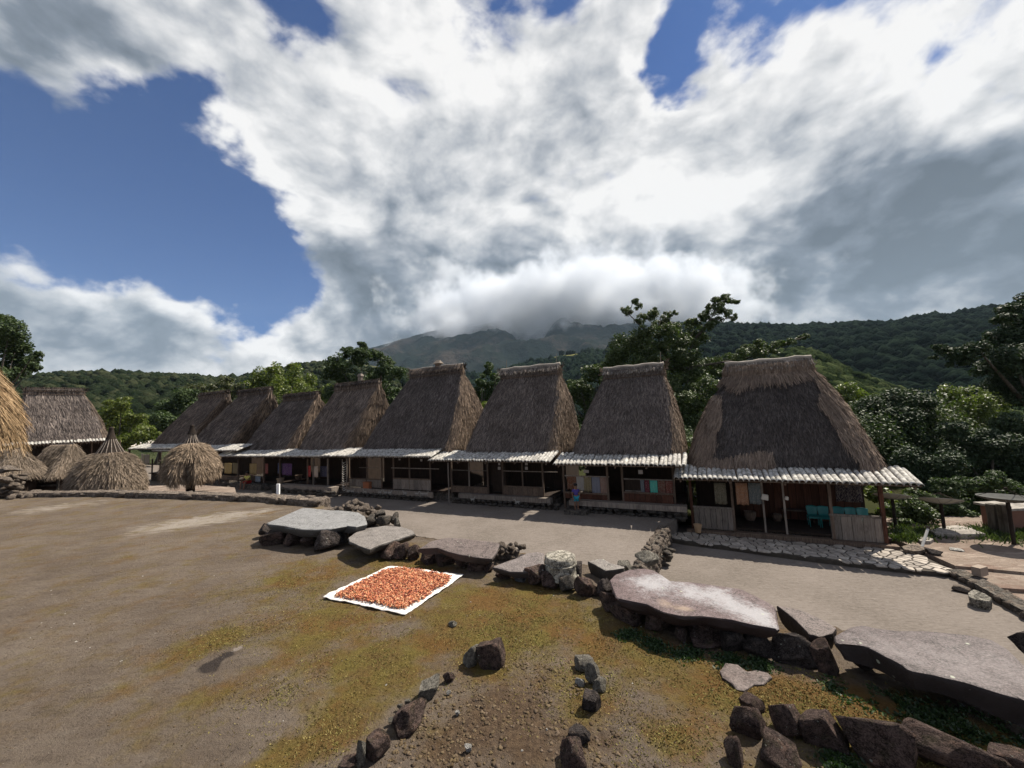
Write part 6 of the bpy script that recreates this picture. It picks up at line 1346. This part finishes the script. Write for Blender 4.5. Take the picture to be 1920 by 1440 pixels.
for i, (a, bb, h_) in enumerate([(-3, 9, 2.2), (-7.5, 8.5, 2.0), (-12, 9, 1.8), (-17, 10, 2.2), (-23, 9, 1.8), (-29, 10, 2.), (-35, 9, 2.), (-42, 10, 2.2), (-49, 9, 2.2), (-56, 9, 2.4), (-5.4, 5.6, 1.0), (4, 15, 2.6), (7, 19, 3)]):
    P = RW(a, bb, .2); c = [];
    px_, py_ = proj(P); dpt = P[1]
    tree('hedge_bush', '%s low bush behind %s' % (['green', 'dark'][i % 2], ['the nearest house', 'the cloth-hung house', 'the house with two plain balustrades', 'the widest house', 'the purple-cloth house', 'the seated person and yellow cloths', 'the mushroom-shaped shrine', 'the farthest house of the row', 'the pale shed roof', 'the big bell-shaped shrine', 'the dark gap left of the nearest house', 'the edge-on satellite dish', 'the brown stumps at the right edge'][i]), dpt, [(px_, py_, h_*FPX/((P-CAM) @ _F)), (px_+20, py_+12, h_*.8*FPX/((P-CAM) @ _F)), (px_-18, py_+14, h_*.8*FPX/((P-CAM) @ _F))], [L_MID, L_DARK][i % 2], dens=.8, zbase=-2.6, trunk_r=.1, cat='bush', group='bushes behind the house row')
tree('small_bush', 'bright green bush glimpsed behind the right corner post of the nearest house', 15.8, [(1660, 935, 24), (1645, 900, 18), (1668, 965, 20), (1655, 985, 14), (1640, 925, 16)], L_YEL, leafpx=6, zbase=-2.4, trunk_r=.04, cat='bush')
tree('small_bush', 'bright green bush glimpsed through the left side of the nearest verandah', 20, [(1293, 900, 20), (1288, 930, 20), (1305, 955, 18), (1320, 910, 18), (1275, 960, 16), (1280, 895, 14)], L_YEL, leafpx=6, zbase=-2.4, trunk_r=.04, cat='bush')
# soft ground growth at the yard's far rim
def growth(name, label, pts, N, L, W, material, z):
    Ps = []
    for x, y, r in pts: c = G(x, y, z); n = N//len(pts); Ps.append(np.c_[c[0]+rng.normal(size=n)*r, c[1]+rng.normal(size=n)*r*.6, np.full(n, z)])
    P = np.concatenate(Ps); n = len(P); d = rng.normal(size=(n, 3))*.6; d[:, 2] = .9; d /= np.linalg.norm(d, axis=1)[:, None]; nr_ = np.cross(d, rng.normal(size=(n, 3))); nr_ /= np.linalg.norm(nr_, axis=1)[:, None]
    V, F = blades(P, d, nr_, L, W, 0, .1, wob=0); tag(link(name, mesh_np(name, V, F), material), label, kind='stuff')
growth('yard_grass', 'grass and weeds along the far rim of the dirt yard', [(1720, 1000, .5), (1860, 1003, .5), (1900, 1006, .6), (1700, 1010, .3), (1960, 1005, .8)], 4000, .16, .03, L_MID, YARD+.1)

# ------------------------------------------------------------------ right yard
YZ = YARD+.1
c = slab('concrete_platform', 'flat concrete platform with a pale top in the dirt yard', [(1744, 994), (1765, 987), (1795, 984), (1818, 989), (1848, 1000), (1800, 1001), (1752, 998)], YZ+.16, .22, M_CONC, seed=31, cat='platform')
slab('round_stone', 'flat round stone behind the leaning white pipe', [(1719, 1009), (1728, 1005), (1742, 1005), (1750, 1010), (1744, 1014), (1726, 1014)], YZ+.10, .14, M_CONC, seed=32, cat='stone')
slab('step_stone', 'low flat stone step beside the end of the paved path', [(1690, 1024), (1708, 1020), (1730, 1024), (1738, 1031), (1712, 1033), (1695, 1030)], YZ+.06, .12, M_ROCKW, seed=33, cat='stone')
def ybould(bx, by, w_, h_, label, m, z=YZ, **k): return boulder(bx, by, w_, h_, label, m, z=z, **k)
ybould(1752, 1042, 26, 12, 'dark earth-stained stone where the paved path meets the yard', M_ROCKD)
ybould(1795, 1034, 20, 4, 'thin pale stone lying on the dirt yard', M_PALE, cuts=6)
ybould(1673, 1010, 12, 10, 'pale cobble at the right foot of the nearest house', M_ROCKL)
slab('boulder_flat', 'flat-topped pale boulder beside the stone kerb of the lower courtyard', [(1815, 1105+6), (1826, 1104), (1848, 1113), (1860, 1121), (1855, 1127), (1830, 1124), (1816, 1118)], CL+.2, .22, M_ROCKL, seed=35, cat='boulder')
ybould(1803, 1112, 26, 12, 'small brown stone left of the flat-topped pale boulder', M_ROCKW, z=CL); ybould(1872, 1128, 22, 12, 'brown stone between the pale boulder and the kerb', M_ROCKW, z=CL)
ybould(1930, 1232, 50, 50, 'rough dark rock at the right edge behind the violet slab', M_ROCKD, z=0)
kw = [G(x, y, CL)[:2] for x, y in [(1792, 1079), (1830, 1098), (1880, 1126), (1925, 1152), (2050, 1215)]]
wall_line('stone_kerb', kw, CL, .17, .42, 'low kerb of pale flat stones between the lower courtyard and the dirt yard', R_WALL, 1, .3)
o = MB().box((0, 0, .1), (.30, .16, .2), .3).build('brick_block', flat('adobe', (.24, .19, .15)), None, G(1838, 1078, YZ)); tag(o, 'single brown block standing on the yard step', 'block')
pb0 = G(1726, 1029, YZ); pp_ = thing('white_pipe', pb0, 'leaning pale pipe with a dark cap sticking out of the yard', 'pipe'); tp = Wd(1741, 988, pb0[1]+.25)-pb0
MB().tube([(0, 0, -.05), tuple(tp*.9)], .034, 10).build('pipe_shaft', flat('pipe_grey', (.5, .49, .46), .5), pp_); MB().tube([tuple(tp*.9), tuple(tp)], .045, 10).build('cap', M_FIBRE, pp_)
def stump(x, y, wpx, hpx, label):
    p = G(x, y, YZ); dpt = float((p-CAM) @ _F); W_ = wpx/FPX*dpt; h_ = hpx/FPX*dpt; b = MB(); V, F = ringy([(W_*.62, -.1), (W_*.52, .1), (W_*.47, h_*.5), (W_*.5, h_*.96), (W_*.44, h_), (.01, h_+.01)], 14, .06); b.add(V, F); tag(b.build('tree_stump', M_BARK, None, p, smooth=False), label, 'stump')
stump(1868, 1000, 17, 54, 'thick brown tree stump under the rightmost dish, left one'); stump(1890, 1005, 19, 58, 'thick dark tree stump under the rightmost dish, right one')
lw = thing('low_shed', G(1945, 1000, YZ), 'low brick shed with a pale roof edge at the right edge of the photo', 'shed'); MB().box((0, .5, .35), (1.2, .8, .7)).build('wall', flat('brick_red', (.16, .08, .055)), lw); MB().box((0, .5, .74), (1.4, 1.0, .07)).build('roof', M_CONC, lw)
M_DISH = flat('dish_grey', (.36, .35, .32), .8, .1, .2, 3); M_DISH2 = flat('dish_mesh_dark', (.10, .10, .095), 1., .0, .3, 5); M_RIB = flat('dish_rib', (.2, .2, .19), .8, .1)
def dish(px, py, depth, dia, tilt, label, m, yaw=0.):
    c = Wd(px, py, depth); root = thing('satellite_dish', (c[0], c[1], YZ), label, 'satellite dish', 'satellite dishes on the right'); hz_ = c[2]-YZ
    M = Matrix.Translation((0, 0, hz_)) @ Euler((tilt[0], tilt[1], yaw)).to_matrix().to_4x4(); R_ = dia/2; dp = dia*.11
    prof = [(.02, -dp), (R_*.35, -dp*.87), (R_*.7, -dp*.5), (R_, 0), (R_*1.01, .012), (R_*.98, .012), (R_*.68, -dp*.47), (R_*.33, -dp*.83), (.02, -dp*.96)]
    b = MB(); b.lathe(prof, 36); o = b.build('bowl', m, root); o.matrix_local = M
    for k in range(10):
        a = 2*math.pi*k/10; r = MB(); r.tube([(math.cos(a)*R_*f, math.sin(a)*R_*f, -dp*(1-f*f)-.015) for f in (.05, .35, .7, 1)], .007, 4); o = r.build('rib', M_RIB, root); o.matrix_local = M
    fd = MB(); 
    for k in range(3): a = 2*math.pi*k/3+.4; fd.tube([(math.cos(a)*R_*.97, math.sin(a)*R_*.97, 0), (0, 0, R_*.42)], .008, 4)
    fd.build('feed_strut', M_FIBRE, root).matrix_local = M; f2 = MB(); f2.tube([(0, 0, R_*.35), (0, 0, R_*.47)], .04, 8); f2.build('feed_horn', M_FIBRE, root).matrix_local = M
    MB().tube([(0, 0, 0), (0, 0, hz_-dp+.03)], .045, 8).build('mast', M_FIBRE, root)
dish(1672, 929, 13.4, .95, (-.2, .2), 'satellite dish half hidden behind the right corner post of the nearest house', M_DISH)
dish(1763, 937, 12.8, 1.02, (-.2, .17), 'pale satellite dish seen edge-on above the concrete platform', M_DISH)
dish(1888, 932, 11.6, 1.2, (-.02, .02), 'dark mesh satellite dish at the right edge', M_DISH2)

# ------------------------------------------------------------------ people
def skinned(name, pts, chains, material, parent):
    """pts: {key:(x,y,z,r)}; chains: list of key lists"""
    import bmesh
    keys = list(pts); V = [pts[k][:3] for k in keys]; E = set()
    for c in chains:
        for a, b in zip(c, c[1:]): E.add((keys.index(a), keys.index(b)))
    me = bpy.data.meshes.new(name); bm = bmesh.new(); lay = bm.verts.layers.skin.verify(); vs = [bm.verts.new(v) for v in V]
    for i, v in enumerate(vs): v[lay].radius = (pts[keys[i]][3],)*2; v[lay].use_root = (i == 0)
    for a, b in E: bm.edges.new((vs[a], vs[b]))
    bm.to_mesh(me); bm.free(); o = link(name, me, material, parent); md = o.modifiers.new('skin', 'SKIN'); md.use_smooth_shade = True; s = o.modifiers.new('sub', 'SUBSURF'); s.levels = 1; s.render_levels = 1; return o
M_SKIN = flat('skin_brown', (.20, .105, .065), .6); M_HAIR = flat('hair_black', (.012, .010, .009), .5)
def person(M_, label, sitting, shirt, shorts, s=1.):
    root = thing('person', (0, 0, 0), label, 'person'); root.matrix_world = M_ @ Matrix.Scale(s, 4)
    # metres for a 1.2 m child standing; faces -y
    if not sitting:
        P = {'pel': (0, 0, .60, .085), 'bel': (0, 0, .70, .08), 'che': (0, 0, .84, .095), 'nk': (0, 0, .95, .04), 'hd': (0, -.005, 1.04, .075), 'top': (0, .0, 1.12, .065)}
        for sg, n in ((-1, 'l'), (1, 'r')):
            P.update({'hip'+n: (sg*.06, 0, .56, .065), 'kn'+n: (sg*.07, -.01, .31, .043), 'an'+n: (sg*.07, .01, .06, .028), 'to'+n: (sg*.08, -.11, .02, .025), 'sh'+n: (sg*.13, 0, .89, .042), 'el'+n: (sg*.17, .01, .72, .03), 'wr'+n: (sg*.16, -.06, .57, .022), 'ha'+n: (sg*.155, -.09, .50, .026)})
    else:
        P = {'pel': (0, 0, .10, .10), 'bel': (0, .01, .22, .085), 'che': (0, -.03, .36, .10), 'nk': (0, -.05, .47, .045), 'hd': (0, -.08, .56, .08), 'top': (0, -.07, .64, .07)}
        for sg, n in ((-1, 'l'), (1, 'r')):
            P.update({'hip'+n: (sg*.08, -.02, .08, .075), 'kn'+n: (sg*.14, -.33, .12, .05), 'an'+n: (sg*.12, -.36, -.22, .032), 'to'+n: (sg*.13, -.46, -.27, .028), 'sh'+n: (sg*.15, -.03, .41, .045), 'el'+n: (sg*.20, -.14, .26, .033), 'wr'+n: (sg*.12, -.28, .22, .024), 'ha'+n: (sg*.10, -.34, .20, .028)})
    ch = [['pel', 'bel', 'che', 'nk', 'hd', 'top']]
    for n in 'lr': ch += [['pel', 'hip'+n, 'kn'+n, 'an'+n, 'to'+n], ['che', 'sh'+n, 'el'+n, 'wr'+n, 'ha'+n]]
    skinned('body', P, ch, M_SKIN, root)
    g = lambda k, a=1.22, **kw: (*P[k][:3], P[k][3]*a)
    S_ = {k: g(k) for k in ('bel', 'che', 'nk', 'shl', 'shr', 'ell', 'elr')}; S_['nk'] = (*P['nk'][:2], P['nk'][2]-.03, .055)
    for n in 'lr': a, b = np.array(P['sh'+n][:3]), np.array(P['el'+n][:3]); S_['el'+n] = (*(a*.35+b*.65), .045)
    S_['pel'] = (*P['pel'][:2], P['pel'][2]+.03, P['pel'][3]*1.2)
    skinned('shirt', {k: S_[k] for k in ('che', 'bel', 'pel', 'nk', 'shl', 'shr', 'ell', 'elr')}, [['pel', 'bel', 'che', 'nk'], ['che', 'shl', 'ell'], ['che', 'shr', 'elr']], flat('shirt', shirt, .9), root)
    T = {'pel': (*P['pel'][:3], P['pel'][3]*1.25)}
    for n in 'lr': a, b = np.array(P['hip'+n][:3]), np.array(P['kn'+n][:3]); T['hip'+n] = (*a, P['hip'+n][3]*1.25); T['kn'+n] = (*(a*.15+b*.85), .062)
    skinned('shorts', T, [['pel', 'hipl', 'knl'], ['pel', 'hipr', 'knr']], flat('shorts', shorts, .9), root)
    h = P['hd']; t = P['top']; hb = MB(); V = ICO2[0]*np.array([.093, .098, .075])+np.array([t[0], t[1]+.02, t[2]]); hb.add(V, ICO2[1]); hb.build('hair', M_HAIR, root, smooth=True)
    for sg in (-1, 1):
        V = ICO1[0]*.011+np.array([h[0]+sg*.03, h[1]-.078, h[2]+.02]); MB().add(V, ICO1[1]).build('eye', M_HAIR, root)
        # four fingers and a thumb on each hand
        w_ = np.array(P['wr'+('l' if sg < 0 else 'r')][:3]); ha = np.array(P['ha'+('l' if sg < 0 else 'r')][:3]); d = (ha-w_)/np.linalg.norm(ha-w_); sd = np.array([1., 0, 0]); fb = MB()
        for k in range(4): fb.tube([ha+sd*(k-1.5)*.012, ha+sd*(k-1.5)*.013+d*(.03-.003*abs(k-1)), ha+sd*(k-1.5)*.013+d*.05+np.array([0, -.008, 0])], [.0075, .007, .005], 6)
        fb.tube([ha-sd*sg*.02, ha-sd*sg*.038+d*.012, ha-sd*sg*.042+d*.028], [.008, .007, .005], 6); fb.build('fingers', M_SKIN, root, smooth=True)
    MB().tube([(h[0], h[1]-.07, h[2]+.005), (h[0], h[1]-.092, h[2]-.01)], [.009, .013], 6).build('nose', M_SKIN, root)
x, z = lx(h7, 1083, 950, -.42); person(at_h(h7, x, -.55, .16, .5), 'child in a purple top and turquoise shorts standing before the cloth-hung verandah', False, (.07, .05, .22), (.02, .22, .30), .86)
MB().box((x, -.55, .08), (.9, .5, .16)).build('ledge', M_RUBD, h7['root'])
x, z = lx(h3, 462, 905, -.45); person(at_h(h3, x, -.35, .36, .2), 'seated person in a yellow shirt and red shorts before the yellow cloths', True, (.50, .46, .12), (.32, .02, .02), 1.15)
MB().box((x, -.3, .19), (3.4, .45, .36)).build('ledge', M_RUBD, h3['root'])

# ------------------------------------------------------------------ cloud sitting on the mountain
cb0 = Wd(560, 600, 2100); cb1 = Wd(1420, 560, 3400)
cbo = MB().box(((cb0[0]+cb1[0])/2, 2850, 760), (2900, 1500, 760)).build('cloud_bank', None); tag(cbo, 'grey cloud hiding the top of the mountain', kind='stuff')
m = bpy.data.materials.new('cloud_bank'); m.use_nodes = True; m.node_tree.nodes.clear(); k = NT(m.node_tree); pv = k.n('ShaderNodeVolumePrincipled'); pv.inputs['Color'].default_value = (.93, .96, 1., 1)
p = pos(k); sp = k.n('ShaderNodeSeparateXYZ'); k.L.new(p, sp.inputs[0]); mcx = (cb0[0]+cb1[0])/2
ell = k.vm('LENGTH', k.map(p, (1/1400., 1/720., 1/350.), loc=(-mcx/1400, -2850/720., -775/350.)))
nz_ = k.noise(p, .0034, 7, .62); d_ = k.math('SUBTRACT', k.math('ADD', 1.0, k.math('MULTIPLY', k.math('SUBTRACT', nz_, .5), 2.6)), ell)
k.L.new(k.mr(d_, .0, .55, 0., .011), pv.inputs['Density']); mo_ = k.n('ShaderNodeOutputMaterial'); k.L.new(pv.outputs[0], mo_.inputs['Volume']); cbo.data.materials.append(m)
